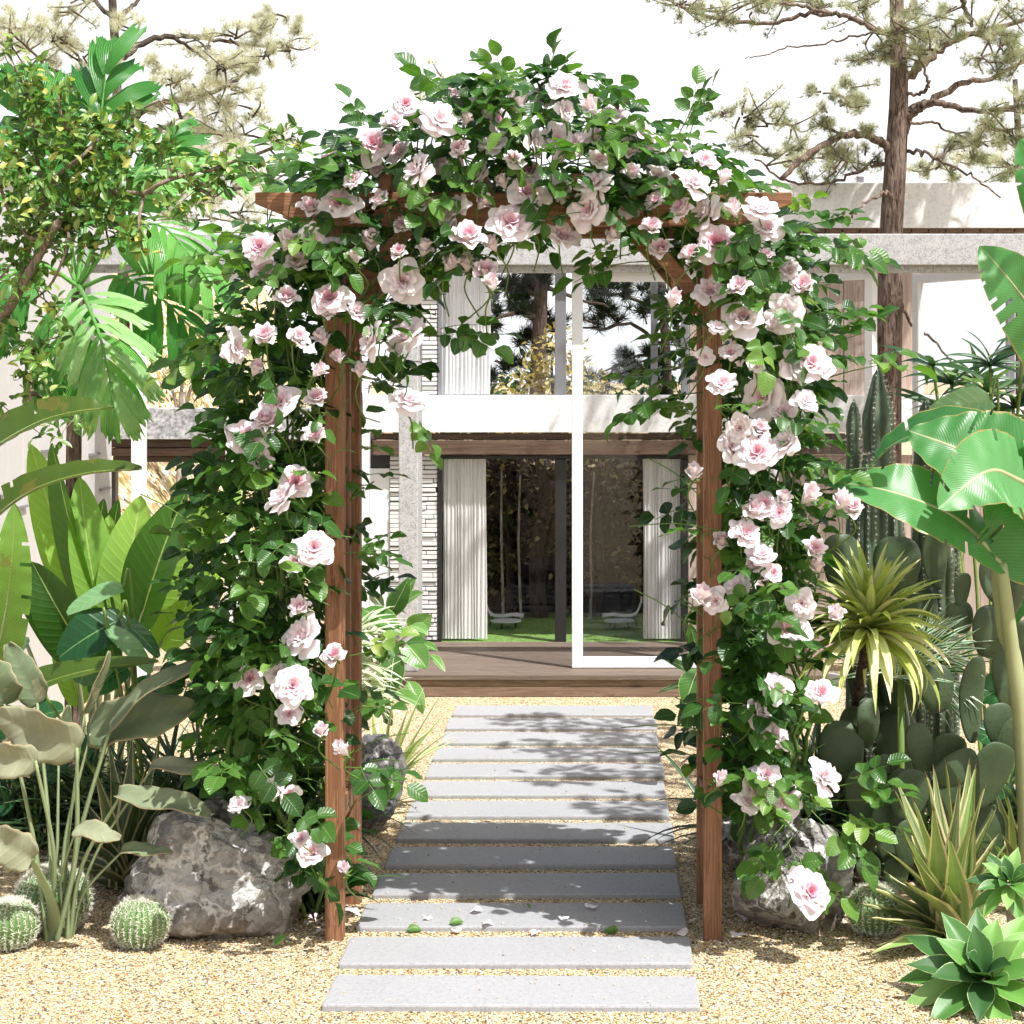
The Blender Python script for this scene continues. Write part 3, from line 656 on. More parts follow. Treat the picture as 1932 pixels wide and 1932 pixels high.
def spray(n):
    mb = MB(); L = .105; pts = spline([V3(0, 0, 0), V3(.004, L * .5, .006), V3(0, L, -.006)], 4)
    tube(mb, pts, np.linspace(.0016, .0009, len(pts)), 4, mat=1, cap=False)
    pos = [(1, 0)] + [(.62, 1), (.62, -1)] + ([(.22, 1), (.22, -1)] if n == 5 else [])
    for t, sd in pos:
        b = np.array([0, L * t, .004]); sz = rng.uniform(.85, 1.12) * (1.1 if sd == 0 else .92)
        d = V3(sd * .95, .32 if sd else 1, rng.uniform(-.25, .12)); nn = nz(V3(rng.uniform(-.25, .25), rng.uniform(-.25, .25), 1))
        leaf(mb, b, d, nn, .062 * sz, .047 * sz, 'rose', 5, 4, rng.uniform(.2, .9), rng.uniform(.06, .3), rng.uniform(.2, .8), wave=.05)
    return mb
SPR = [spray(5) for _ in range(8)] + [spray(3) for _ in range(3)]
POLY_TOP = [(590, 330), (660, 265), (745, 228), (800, 195), (865, 172), (930, 130), (1055, 132), (1140, 178), (1210, 222), (1300, 268), (1370, 335), (1440, 375), (1470, 430), (1420, 470), (1330, 520), (1240, 510), (1190, 470), (1130, 440), (1060, 425), (985, 455), (940, 500), (850, 520), (770, 580), (690, 600), (600, 520), (530, 430), (590, 380)]
ROW_L = [(430, 490, 650), (480, 445, 660), (560, 440, 760), (650, 420, 760), (700, 415, 740), (760, 435, 690), (820, 430, 690), (880, 395, 690), (950, 400, 690), (1050, 380, 690), (1150, 365, 690), (1250, 365, 690), (1350, 385, 690), (1450, 435, 685), (1520, 475, 685), (1580, 535, 660), (1640, 585, 640)]
ROW_R = [(430, 1260, 1480), (500, 1230, 1520), (600, 1250, 1540), (680, 1260, 1560), (740, 1260, 1510), (800, 1290, 1510), (850, 1290, 1525), (900, 1305, 1570), (1000, 1305, 1530), (1100, 1305, 1490), (1200, 1315, 1480), (1300, 1315, 1480), (1400, 1315, 1480), (1470, 1335, 1490), (1520, 1380, 1480)]
def inpoly(x, y, poly):
    c = False; n = len(poly)
    for i in range(n):
        x1, y1 = poly[i]; x2, y2 = poly[i - 1]
        if (y1 > y) != (y2 > y) and x < (x2 - x1) * (y - y1) / (y2 - y1) + x1: c = not c
    return c
TIMBER = [((607, 560, 654, 1790), .93), ((1322, 560, 1368, 1790), .93), ((485, 360, 600, 432), .93), ((1365, 360, 1495, 432), .85), ((860, 395, 1090, 432), .8), ((675, 425, 800, 560), .93), ((1205, 435, 1335, 570), .93), ((654, 640, 684, 1720), .7), ((1308, 640, 1326, 1720), .7), ((690, 1060, 860, 1460), .5)]
def blocked(px, py):
    for (a, b, c, d), pr in TIMBER:
        if a < px < c and b < py < d and rng.random() < pr: return True
    return False
fol = {'L': MB(), 'R': MB()}; cane = {'L': MB(), 'R': MB()}
def put_spray(side, p, out, rnd=None, sc=1.0, up=None):
    n = up if up is not None else nz(V3(rng.normal(0, .38), -.30 + rng.normal(0, .38), 1))
    d = nz(np.asarray(out) + V3(0, 0, rng.uniform(-.45, .25)))
    fol[side].merge(SPR[rng.integers(len(SPR))], basis(d, n), p, rnd=rng.uniform(-.15, .6) if rnd is None else rnd, scale=sc * rng.uniform(.82, 1.2))
def rows_sample(rows):
    while True:
        i = rng.integers(len(rows) - 1); (y0, a0, b0), (y1, a1, b1) = rows[i], rows[i + 1]
        if rng.random() > (y1 - y0) / 110: continue
        t = rng.random(); return a0 + (a1 - a0) * t, b0 + (b1 - b0) * t, y0 + (y1 - y0) * t
def fill_column(side, rows, n, axis, inner):
    for _ in range(n):
        a, b, py = rows_sample(rows); px = a + (b - a) * rng.random()
        if inner(px) and rng.random() < .55: continue
        Y = rng.uniform(5.64, 6.36) if not (abs(px - axis) < 60) else rng.uniform(5.7, 6.36)
        if Y < 6.2 and blocked(px, py): continue
        p = P(px, py, Y); az = nz(V3(px - axis, (Y - 6.0) * FP / 6 * 1.0 - 40, 0)); j = rng.normal(0, .6, 3); j[2] = 0
        put_spray(side, p, az + j)
fill_column('L', ROW_L, 760, 560, lambda x: x > 600)
fill_column('R', ROW_R, 610, 1400, lambda x: x < 1330)
for side, rows, n in (('L', ROW_L, 230), ('R', ROW_R, 170)):        # inner leaves between the front and back posts
    for _ in range(n):
        a, b, py = rows_sample(rows); f = rng.uniform(.2, .8); px = a + (b - a) * f
        if (side == 'L' and px > 610) or (side == 'R' and px < 1372): continue
        put_spray(side, P(px, py, rng.uniform(6.2, 6.5)), rng.normal(0, 1, 3) * V3(1, .6, .2), sc=1.15)
k = 0
while k < 660:
    px, py = rng.uniform(490, 1560), rng.uniform(100, 610)
    if not inpoly(px, py, POLY_TOP): continue
    k += 1
    Y = rng.uniform(5.6, 6.4)
    if Y < 6.2 and blocked(px, py): continue
    p = P(px, py, Y); a = nz(V3(px - 1000, -120 + (Y - 6) * 300, 0)); j = rng.normal(0, .7, 3); j[2] = 0
    put_spray('L' if px < 985 else 'R', p, a + j)
for k in range(135):            # leaves that hang in front of the blooms
    if k % 3 == 0:
        px, py = rng.uniform(560, 1480), rng.uniform(170, 520)
        if not inpoly(px, py, POLY_TOP): continue
    else:
        a, b, py = rows_sample(ROW_L if k % 3 == 1 else ROW_R); px = a + (b - a) * rng.uniform(.1, .95)
    if blocked(px, py) or blocked(px - 25, py) or blocked(px + 25, py): continue
    put_spray('L' if px < 985 else 'R', P(px, py, rng.uniform(5.5, 5.6)), V3(rng.normal(0, 1), rng.uniform(-.5, .1), -.2), sc=.92, rnd=rng.uniform(0, .6))
# stray shoots that break the outline
for px, py, d in ((955, 172, (-.3, -.2, 1)), (1030, 176, (.1, -.2, 1)), (1040, 190, (.6, -.3, .8)), (840, 180, (-.8, -.2, .5)), (1290, 235, (.5, -.3, .9)), (1310, 225, (.3, -.1, 1)), (1490, 400, (1, -.2, .4)), (1540, 420, (1, -.3, .2)), (1560, 455, (1, -.2, 0)), (1580, 470, (1, -.1, -.3)), (1590, 640, (1, -.2, .3)), (1650, 690, (1, -.2, .2)), (1570, 600, (1, 0, .3)), (400, 520, (-1, -.2, -.2)), (420, 480, (-1, -.1, .2)), (400, 640, (-1, -.2, -.1)), (370, 690, (-1, -.2, -.2)), (820, 632, (1, -.2, 0)), (860, 640, (1, -.3, -.2)), (780, 800, (.6, -.3, -.8)), (1180, 480, (-1, -.2, -.3)), (1150, 500, (-1, -.3, -.2)), (1230, 700, (-1, -.2, -.2)), (1230, 760, (-1, -.2, -.3)), (560, 300, (-1, -.2, .3)), (520, 330, (-1, -.1, 0)), (690, 240, (-.5, -.2, 1)), (1600, 1480, (1, -.3, .3)), (1620, 1510, (1, -.3, .1)), (1600, 1540, (.8, -.4, -.2)), (1560, 1560, (.6, -.4, -.6)), (1500, 1620, (.2, -.6, -.5)), (1480, 1600, (-.5, -.6, -.4)), (1520, 1650, (.8, -.5, -.2)), (1450, 1590, (-.6, -.5, -.5)), (600, 1640, (.5, -.4, -.6)), (690, 1040, (1, -.2, .1)), (700, 1230, (1, -.2, .2)), (690, 1450, (1, -.2, 0))):
    p_ = P(px, py, 5.76); d_ = nz(V3(*d)); tube(cane['L' if px < 985 else 'R'], spline([p_ - d_ * .22 + V3(0, .12, -.03), p_ - d_ * .1 + V3(0, .03, -.005), p_ + d_ * .06], 4), np.linspace(.0028, .0014, 9), 5, rnd=.5)
    for q in range(2): put_spray('L' if px < 985 else 'R', P(px + rng.uniform(-14, 14), py + rng.uniform(-14, 14), 5.72 + .1 * q), V3(*d), sc=1.0, rnd=rng.uniform(.1, .7))
# canes from the ground up the posts and over the top
def cane_path(side, pts, r0, r1):
    c = spline(pts, 7); c += rng.normal(0, .006, c.shape); tube(cane[side], c, np.linspace(r0, r1, len(c)), 6, rnd=rng.random())
for k in range(11):
    x = rng.uniform(470, 600); cane_path('L', [np.array([(555 + rng.uniform(-60, 40) - VX) * 6.05 / FP, rng.uniform(5.85, 6.25), -.02])] + [P(x + rng.uniform(-50, 50), y, rng.uniform(5.8, 6.3)) for y in range(1500, int(rng.uniform(480, 800)), -190)], .008, .003)
for k in range(10):
    x = rng.uniform(1385, 1490); cane_path('R', [np.array([(1430 + rng.uniform(-50, 40) - VX) * 6.2 / FP, rng.uniform(6.1, 6.3), -.02])] + [P(x + rng.uniform(-50, 50), y, rng.uniform(5.85, 6.3)) for y in range(1500, int(rng.uniform(480, 800)), -190)], .008, .003)
for k in range(8):
    cane_path('L', [P(560 + rng.uniform(-60, 60), 560, 6), P(640, 400 + rng.uniform(-60, 60), 6), P(790, 300 + rng.uniform(-60, 60), 6), P(970, 270 + rng.uniform(-80, 80), 6)], .005, .002)
    cane_path('R', [P(1440 + rng.uniform(-60, 60), 560, 6), P(1350, 400 + rng.uniform(-60, 60), 6), P(1200, 300 + rng.uniform(-60, 60), 6), P(1010, 270 + rng.uniform(-80, 80), 6)], .005, .002)
for side, rows in (('L', ROW_L), ('R', ROW_R)):      # thin green shoots
    for k in range(150):
        a, b, py = rows_sample(rows); px = a + (b - a) * rng.random(); p = P(px, py, rng.uniform(5.66, 6.2)); d = V3(rng.normal(0, .1), rng.normal(-.02, .05), rng.uniform(-.02, .14))
        tube(cane[side], spline([p, p + d * .5 + V3(0, 0, .015), p + d], 4), .0018, 4, rnd=rng.random(), cap=False)
BL = """765,195,24,full;828,225,36,loose;800,240,28,loose;703,270,38,full;1065,162,36,side;785,322,34,loose;830,318,26,loose;640,380,34,open;995,360,36,open;1120,345,32,loose;1010,268,28,loose;1050,262,28,loose;855,400,34,loose;965,418,42,open;1005,415,24,cup;1062,445,36,side;880,452,34,cup;1110,396,36,loose;1310,345,34,side;1330,402,38,loose;1352,458,38,full;1435,395,32,loose;910,382,24,loose;488,465,30,full;541,458,24,bud;505,520,36,loose;540,565,26,cup;622,560,36,open;613,592,24,cup;760,530,36,loose;848,500,20,bud;880,498,22,bud;915,515,30,loose;928,535,20,bud;765,632,42,loose;680,700,20,bud;700,640,34,loose;770,755,34,loose;445,655,32,loose;500,640,34,loose;525,757,36,open;510,795,42,loose;465,826,36,full;490,864,32,side;596,826,28,cup;558,908,32,full;530,940,34,loose;592,1033,36,full;555,1066,26,cup;570,1150,28,open;570,1200,40,loose;631,1240,25,cup;470,1280,28,open;552,1293,37,full;522,1270,22,loose;545,1346,24,open;605,1380,22,loose;512,1490,30,side;450,1517,24,side;545,1500,20,open;568,1585,22,cup;587,1607,30,side;646,1415,22,bud;1270,566,22,bud;1340,550,32,side;1395,545,28,loose;1403,597,38,loose;1480,592,36,loose;1517,545,28,cup;1490,510,24,side;1463,620,26,loose;1362,722,34,side;1427,690,16,open;1532,683,42,open;1500,690,34,loose;1440,748,44,loose;1478,778,32,side;1520,755,24,loose;1395,808,26,loose;1430,812,24,cup;1388,846,38,open;1428,852,42,open;1482,836,30,loose;1308,893,21,bud;1525,936,27,bud;1480,942,20,bud;1588,945,27,bud;1607,962,24,cup;1440,950,28,open;1470,968,24,full;1406,1006,34,side;1360,1024,22,bud;1420,966,26,cup;1436,1046,26,loose;1532,1042,28,cup;1430,1066,26,open;1460,1080,20,full;1542,1068,24,loose;1320,1128,34,loose;1350,1134,24,loose;1392,1106,24,loose;1486,1185,38,open;1512,1138,26,loose;1465,1298,36,side;1550,1306,34,side;1432,1350,32,loose;1462,1385,32,loose;1556,1466,38,side;1360,1473,22,bud;1428,1485,38,loose;1412,1512,26,loose;1486,1510,30,full;1530,1682,40,open;1445,1462,30,side;1505,1655,26,side;940,225,30,loose;1090,270,26,loose;1125,262,24,loose;1215,250,30,loose;1160,215,26,loose;1240,280,28,side;1000,320,26,open;930,270,26,loose;600,700,24,loose;560,640,30,loose;650,1640,20,loose;1580,1160,22,bud;1290,400,30,loose;1180,390,28,loose;560,500,28,loose;1395,480,26,loose;1450,430,28,loose;620,470,28,loose;1050,300,24,loose;1130,300,26,side;970,300,24,side;900,330,26,loose;1060,355,24,loose;870,285,26,loose;590,450,26,loose;800,470,24,loose"""
_pts = [tuple(map(float, s.split(',')[:3])) for s in BL.split(';')]; _n = {'L': sum(p[0] < 985 for p in _pts), 'R': sum(p[0] >= 985 for p in _pts)}
_t = 0
while _t < 4000 and (_n['L'] < 99 or _n['R'] < 99):      # paler blooms half buried among the leaves
    _t += 1
    if rng.random() < .85:
        px, py = rng.uniform(560, 1480), rng.uniform(180, 520)
        if not inpoly(px, py, POLY_TOP): continue
    else:
        a, b, py = rows_sample(ROW_L if rng.random() < .5 else ROW_R); px = a + (b - a) * rng.uniform(.2, .8)
        if py > 760: continue
    s_ = 'L' if px < 985 else 'R'
    if _n[s_] >= 99 or any((px - q[0]) ** 2 + (py - q[1]) ** 2 < 46 ** 2 for q in _pts): continue
    _pts.append((px, py, 22)); _n[s_] += 1; BL += ';%d,%d,%d,%s' % (px, py, rng.integers(17, 27), rng.choice(['loose', 'cup', 'cup', 'bud', 'bud', 'side']))
rose = {}
rose['L'] = thing('climbing_rose', 'climbing rose with pale pink blooms covering the left post and left half of the arch', 'climbing rose', ((555 - VX) * 6.05 / FP, 6.05, 0), 'climbing roses on the arch')
rose['R'] = thing('climbing_rose', 'climbing rose with pale pink blooms covering the right post and right half of the arch', 'climbing rose', ((1430 - VX) * 6.2 / FP, 6.2, 0), 'climbing roses on the arch')
cnt = {}
for s in BL.split(';'):
    a, b, r, kd = s.split(','); px, py, r = float(a), float(b), float(r)
    side = 'L' if px < 985 else 'R'
    r *= (.98 if py < 560 else .92); u_ = rng.random()
    if kd == 'loose' and u_ < .42: kd = 'cup' if u_ < .24 else 'bud'; r *= .85
    if kd == 'open' and u_ < .2: kd = 'cup'; r *= .9
    Y = rng.choice([5.54, 5.58, 5.63]) + rng.uniform(-.03, .03)
    if py < 330 and r <= 30: Y = rng.uniform(5.55, 5.72)
    R = S(r, Y) * (1.0 if kd not in ('bud', 'cup') else 1.55 if kd == 'bud' else 1.3)
    ax = {'full': (rng.normal(0, .2), -1, .45), 'open': (rng.normal(0, .3), -1, .75), 'cup': (rng.normal(0, .4), -.75, .8), 'bud': (rng.normal(0, .5), -.45, .8), 'loose': (rng.normal(0, .6), -.55, rng.choice([.8, .1, .45])), 'side': (rng.normal(0, .5), -.85, .8)}[kd]
    z = nz(ax); x = nz(np.cross(V3(rng.normal(0, 1), .3, rng.normal(0, 1)), z)); M = np.stack([x, np.cross(z, x), z], 1)
    lst = BM[kd]; i = cnt.get(kd, 0); cnt[kd] = i + 1
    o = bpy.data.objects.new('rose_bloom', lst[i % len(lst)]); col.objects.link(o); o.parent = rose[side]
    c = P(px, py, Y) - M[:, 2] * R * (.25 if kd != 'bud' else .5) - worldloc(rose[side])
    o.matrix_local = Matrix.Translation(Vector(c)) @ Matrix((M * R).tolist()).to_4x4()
    base = P(px, py, Y) - M[:, 2] * R * .6     # flower stalk back into the bush
    tube(cane[side], spline([base, base + V3(rng.normal(0, .02), .05, -.05), base + V3(rng.normal(0, .04), .16, -.12)], 4), .0024, 5, rnd=.6)
for s in 'LR':
    fol[s].build('foliage', [M_rleaf, M_cane], rose[s]); cane[s].build('canes', M_cane, rose[s])
# ----------------------------------------------------------------- fallen petals and leaves
def ground_pt(px, py): 
    Y = GY(py); X = (px - VX) * Y / FP
    on = (-.739 < X < .254) and ((Y - 5.13) % .3735 < .288) and 5.13 < Y < 9.9
    return np.array([X, Y, (.0185 if on else .005)])
pl = ['large white petal lying beside the foot of the left front post', 'small white petal standing on the third stone, left of its middle', 'white petal lying left of centre on the third stone', 'pink petal lying behind the second stone, just right of a green leaf', 'rosy petal between the second and third stones, left of centre', 'deep pink petal between the second and third stones near the middle', 'curled white petal on the third stone right of centre', 'white petal lying flat on the right part of the third stone', 'large pale petal at the far right corner of the second stone', 'tiny white petal by the right side of the left rock', 'pinkish petal on the gravel right of the left rock', 'pale petal on the gravel close to the left rock and post', 'large pale petal on the gravel right of the right front post', 'pink petal by the left edge of the right rock', 'mauve petal tucked under the right rock', 'small pink petal on the gravel beside the third stone, right side']
for (px, py, r, rn), lab in zip(((667, 1722, 15, 1), (805, 1742, 7, 1), (895, 1728, 11, 1), (858, 1757, 9, .7), (923, 1752, 9, .55), (1008, 1762, 9, .5), (1062, 1742, 8, 1), (1118, 1720, 11, 1), (1278, 1764, 15, .95), (577, 1744, 7, 1), (590, 1732, 10, .75), (601, 1760, 9, .9), (1394, 1765, 15, .95), (1388, 1712, 12, .55), (1404, 1732, 12, .8), (1308, 1741, 6, .55)), pl):
    p = ground_pt(px, py + r * .5); mb = MB(); R = S(r, p[1]) * 2.3
    petal(mb, 0, R, R * .42, .75, .25, rn, ruff=R * .06, r0=.05); v = np.concatenate(mb.v); v[:, 2] -= v[:, 2].min(); v[:, 0] -= R * .5
    a = rng.random() * 6; c, s_ = math.cos(a), math.sin(a); v = v @ np.array([[c, s_, 0], [-s_, c, 0], [0, 0, 1]]); mb.v = [v + p]
    tag(mb.build('rose_petal', M_petal, loc=p), lab, 'petal', 'fallen rose petals')
for px, py, lab in ((768, 1760, 'leftmost green fallen leaf, in the gravel between the second and third stones'), (848, 1756, 'green leaf standing at the front edge of the third stone'), (1000, 1727, 'tiny green leaf on the middle of the third stone'), (1168, 1762, 'dark green leaf in the gravel right of the middle of the path'), (518, 1790, 'green leaf on the gravel at the right foot of the left rock')):
    p = ground_pt(px, py); mb = MB(); leaf(mb, p + V3(0, 0, .004), V3(rng.normal(0, 1), rng.normal(0, .3), .35), V3(0, -.6, 1), .045 if 'tiny' not in lab else .02, .03 if 'tiny' not in lab else .012, 'rose', 5, 4, .6, .25, .7)
    tag(mb.build('fallen_leaf', M_rleaf, loc=p), lab, 'leaf', 'fallen rose leaves')
# ================================================================= pines
M_needle = leaf_mat('pine_needles', [(0, (.09, .12, .055)), (.35, (.26, .28, .14)), (.7, (.50, .50, .33)), (1, (.70, .68, .55))], rough=.6, transl=.3, spec=.2, tcol=(1.3, 1.3, 1))
M_needlep = leaf_mat('sunbleached_needles', [(0, (.22, .23, .13)), (.4, (.44, .44, .30)), (1, (.74, .72, .58))], rough=.6, transl=.35, spec=.2, tcol=(1.2, 1.2, 1))  # overexposed glare put into the pale needle colour
M_needled = leaf_mat('dark_pine_needles', [(0, (.008, .014, .008)), (1, (.03, .042, .02))], rough=.6, transl=.15, spec=.2, tcol=(1.2, 1.2, 1))  # dark mirrored silhouette put into the needle colour
def tufts(mb, C, D, k, L, wd, rn, spread=.8):
    n = len(C); C = np.repeat(C, k, 0); D = np.repeat(D, k, 0); r = np.repeat(rn, k); m = n * k
    d = D + rng.normal(0, spread, (m, 3)); d /= np.linalg.norm(d, axis=1)[:, None]
    x = np.cross(d, rng.normal(0, 1, (m, 3))); x /= np.linalg.norm(x, axis=1)[:, None]
    l = L * rng.uniform(.6, 1.15, m)[:, None]
    v = np.stack([C - x * wd, C + x * wd, C + d * l], 1).reshape(-1, 3)
    mb.add(v, t=np.arange(m * 3).reshape(-1, 3), rnd=np.clip(np.repeat(r + rng.normal(0, .08, m), 3), 0, 1))
def pine(name, lab, Y, trunk, branches, clumps, bark, needle, k=34, L=.075, wd=.0016, dens=.05, group=None, spread_y=.5, rbase=.5, tw=True):
    X0 = trunk[-1] if False else None
    tp = [P(a, b, Y) for a, b, r in trunk]
    base = tp[0].copy(); base[2] = 0
    t = thing(name, lab, 'pine tree', base, group)
    mb = MB(); pts = spline(tp, 6); rr = np.interp(np.linspace(0, 1, len(pts)), np.linspace(0, 1, len(trunk)), [S(r, Y) for a, b, r in trunk])
    pts = np.concatenate([[base - V3(0, 0, .05)], pts]) if tp[0][2] > .05 else pts
    rr = np.concatenate([[rr[0] * 1.1], rr]) if len(pts) > len(rr) else rr
    tube(mb, pts, rr, 14); mb.build('trunk', bark, t)
    brp = []
    for br in branches:
        r0, r1 = br[0]; dy = br[1]; pp = br[2:]; n = len(pp)
        q = spline([P(a, b, Y + dy * i / max(1, n - 1)) for i, (a, b) in enumerate(pp)], 6); q[1:] += rng.normal(0, .006, q[1:].shape)
        mb = MB(); tube(mb, q, np.linspace(S(r0, Y), S(r1, Y), len(q)), 8); mb.build('branch', bark, t); brp.append(q)
    allb = np.concatenate(brp + [pts]) if brp else pts
    nm = MB(); tm = nm
    for cx, cy, r in clumps:
        n = max(4, int(dens * r * r * rng.uniform(.8, 1.2)) // 8)
        c = P(cx, cy, Y + rng.normal(0, spread_y * .6)); R = S(r, Y)
        C = []
        nt_ = max(3, n // 9)
        j0 = allb[np.argmin(((allb - c) ** 2).sum(1))]
        for q in range(nt_):       # twigs, each carrying tufts
            e = c + rng.normal(0, 1, 3) * R * np.array([.78, .8, .5]); a = j0 if q < 2 and tw and np.linalg.norm(j0 - c) < 2.2 * R else c + rng.normal(0, .3, 3) * R * .5
            pth = spline([a, (a + e) / 2 + rng.normal(0, .12, 3) * R, e], 4); tube(tm, pth, np.linspace(S(2.4, Y), S(.8, Y), len(pth)), 4, cap=False, mat=1)
            for f in range(n // nt_ + 1):
                s = pth[rng.integers(len(pth) // 2, len(pth))]; C.append(s + rng.normal(0, .13, 3) * R)
        C = np.array(C); D = (C - c) / (np.linalg.norm(C - c, axis=1)[:, None] + 1e-6) * .5 + np.array([0, 0, .55])
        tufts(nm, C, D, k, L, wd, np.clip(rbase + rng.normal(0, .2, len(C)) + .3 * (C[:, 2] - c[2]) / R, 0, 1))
    if nm.n: nm.build('needles', [needle, bark], t)
    return t
pine('pine_tree', 'tall pine with a thick bare trunk and crooked limbs in front of the flat roof', 11.06,
     [(1678, 1300, 25), (1676, 760, 25), (1680, 560, 24), (1682, 430, 22), (1690, 300, 21), (1696, 180, 18), (1694, 60, 15), (1686, -120, 11)],
     [((11, 3), .6, (1702, 250), (1722, 208), (1760, 190), (1815, 158), (1880, 142), (1990, 80)),
      ((9, 4), -.3, (1712, 222), (1735, 205), (1758, 192), (1800, 203), (1850, 208), (1932, 200)),
      ((9, 4), .3, (1706, 150), (1735, 125), (1762, 105), (1810, 72), (1870, 56), (1970, 25)),
      ((9, 5), -.3, (1680, 285), (1655, 262), (1610, 254), (1560, 268), (1515, 300), (1476, 336)),
      ((4, 2), .2, (1682, 312), (1645, 312), (1600, 335), (1540, 346), (1480, 338), (1425, 300)),
      ((6, 3), .3, (1690, 75), (1655, 55), (1610, 36), (1570, 26), (1510, 30), (1460, 43), (1390, 42), (1300, 20), (1250, -6)),
      ((4, 2), -.2, (1570, 26), (1520, 12), (1470, 5), (1410, -10)),
      ((2.6, 1), .1, (1665, 62), (1620, 66), (1570, 80), (1490, 92), (1440, 104), (1405, 111)),
      ((4, 1.6), -.4, (1712, 285), (1745, 290), (1790, 312), (1840, 335), (1884, 372)),
      ((4, 2.5), -.2, (1698, 175), (1730, 178), (1748, 170), (1752, 150), (1735, 110), (1728, 95)),
      ((3.6, 2), -.35, (1688, 388), (1678, 370), (1660, 366), (1630, 384), (1606, 410)),
      ((6, 3), .2, (1702, 40), (1715, 15), (1735, -25)), ((5, 4), .3, (1812, -10), (1822, 20), (1835, 48)),
      ((3.4, 2), .2, (1700, 230), (1725, 232), (1760, 230), (1782, 245), (1800, 250)),
      ((3.5, 1.8), .3, (1690, 545), (1712, 605), (1760, 640), (1795, 690))],
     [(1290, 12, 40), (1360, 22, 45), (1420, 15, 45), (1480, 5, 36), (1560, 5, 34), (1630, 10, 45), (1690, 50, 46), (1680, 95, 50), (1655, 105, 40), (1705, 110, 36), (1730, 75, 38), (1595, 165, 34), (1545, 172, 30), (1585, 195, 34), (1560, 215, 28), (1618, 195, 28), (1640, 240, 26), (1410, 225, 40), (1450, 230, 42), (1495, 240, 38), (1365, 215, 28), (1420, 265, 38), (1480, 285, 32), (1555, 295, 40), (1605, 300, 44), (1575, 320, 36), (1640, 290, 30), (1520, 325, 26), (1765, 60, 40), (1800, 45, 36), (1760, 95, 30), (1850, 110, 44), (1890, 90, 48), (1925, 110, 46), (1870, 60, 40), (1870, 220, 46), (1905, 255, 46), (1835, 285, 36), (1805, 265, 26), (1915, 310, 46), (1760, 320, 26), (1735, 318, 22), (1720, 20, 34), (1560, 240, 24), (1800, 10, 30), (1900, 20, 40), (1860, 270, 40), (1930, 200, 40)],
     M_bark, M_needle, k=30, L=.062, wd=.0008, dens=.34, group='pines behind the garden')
pine('pine_tree', 'pale sunlit pine with sparse needles behind the palm at upper left', 17.0,
     [(238, 760, 10), (232, 500, 10), (224, 300, 9), (219, 120, 9), (213, 20, 8), (208, -120, 6)],
     [((6, 3), .5, (222, 50), (205, 25), (165, -6), (120, -40)), ((6, 3), .4, (218, 35), (245, 15), (270, -10)), ((7, 2.5), .8, (232, 110), (275, 78), (330, 68), (385, 70), (450, 82), (545, 92)), ((4, 2), .3, (330, 72), (365, 95), (395, 120)), ((8, 3), .6, (240, 245), (260, 215), (300, 195), (370, 184), (430, 160), (470, 130)), ((4, 2), .6, (265, 250), (320, 238), (370, 200)), ((4, 2), .2, (345, 230), (370, 250), (440, 250), (500, 262)), ((5, 2), -.6, (215, 170), (150, 150), (90, 125), (20, 60)), ((5, 2), .5, (235, 330), (300, 330), (380, 365), (480, 350), (540, 330))],
     [(30, 55, 46), (70, 50, 40), (20, 95, 40), (110, 75, 38), (150, 110, 40), (80, 110, 40), (390, 90, 44), (440, 75, 40), (490, 60, 36), (540, 85, 40), (505, 98, 30), (420, 130, 48), (440, 165, 42), (330, 160, 44), (365, 170, 36), (420, 200, 44), (470, 220, 40), (390, 245, 40), (440, 255, 40), (320, 235, 40), (280, 180, 34), (500, 265, 34), (330, 290, 36), (400, 300, 40), (460, 310, 36), (300, 340, 44), (370, 360, 48), (440, 360, 44), (500, 340, 36), (380, 410, 44), (450, 405, 44), (320, 400, 44), (520, 30, 30), (560, 55, 26), (250, 60, 34), (220, 110, 36), (130, 20, 40), (300, 120, 30), (230, 190, 40), (170, 210, 40), (100, 180, 40), (470, 130, 36)],
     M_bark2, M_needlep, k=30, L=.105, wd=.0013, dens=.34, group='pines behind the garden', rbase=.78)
pine('pine_tree', 'far pine just peeking over the roses of the arch at top left', 21.0, [(905, 700, 8), (880, 400, 7), (850, 160, 4)],
     [((3, 1), .2, (862, 250), (830, 220), (800, 200))], [(850, 150, 28), (815, 165, 26), (880, 180, 28), (790, 195, 24), (840, 195, 36), (780, 215, 22)], M_bark2, M_needlep, k=30, L=.15, wd=.0025, dens=.1, group='pines behind the garden', rbase=.7)
pine('pine_tree', 'far pine behind the flat roof at the right edge', 19.0, [(1925, 700, 9), (1922, 300, 7), (1915, 150, 5)],
     [((4, 2), .2, (1920, 330), (1890, 300), (1850, 290))], [(1900, 320, 40), (1860, 300, 40), (1925, 280, 40), (1890, 260, 36), (1830, 310, 36), (1800, 320, 30), (1760, 310, 30), (1540, 300, 36), (1500, 310, 32), (1450, 290, 30)], M_bark2, M_needlep, k=30, L=.14, wd=.0022, dens=.1, group='pines behind the garden', rbase=.6, tw=False)
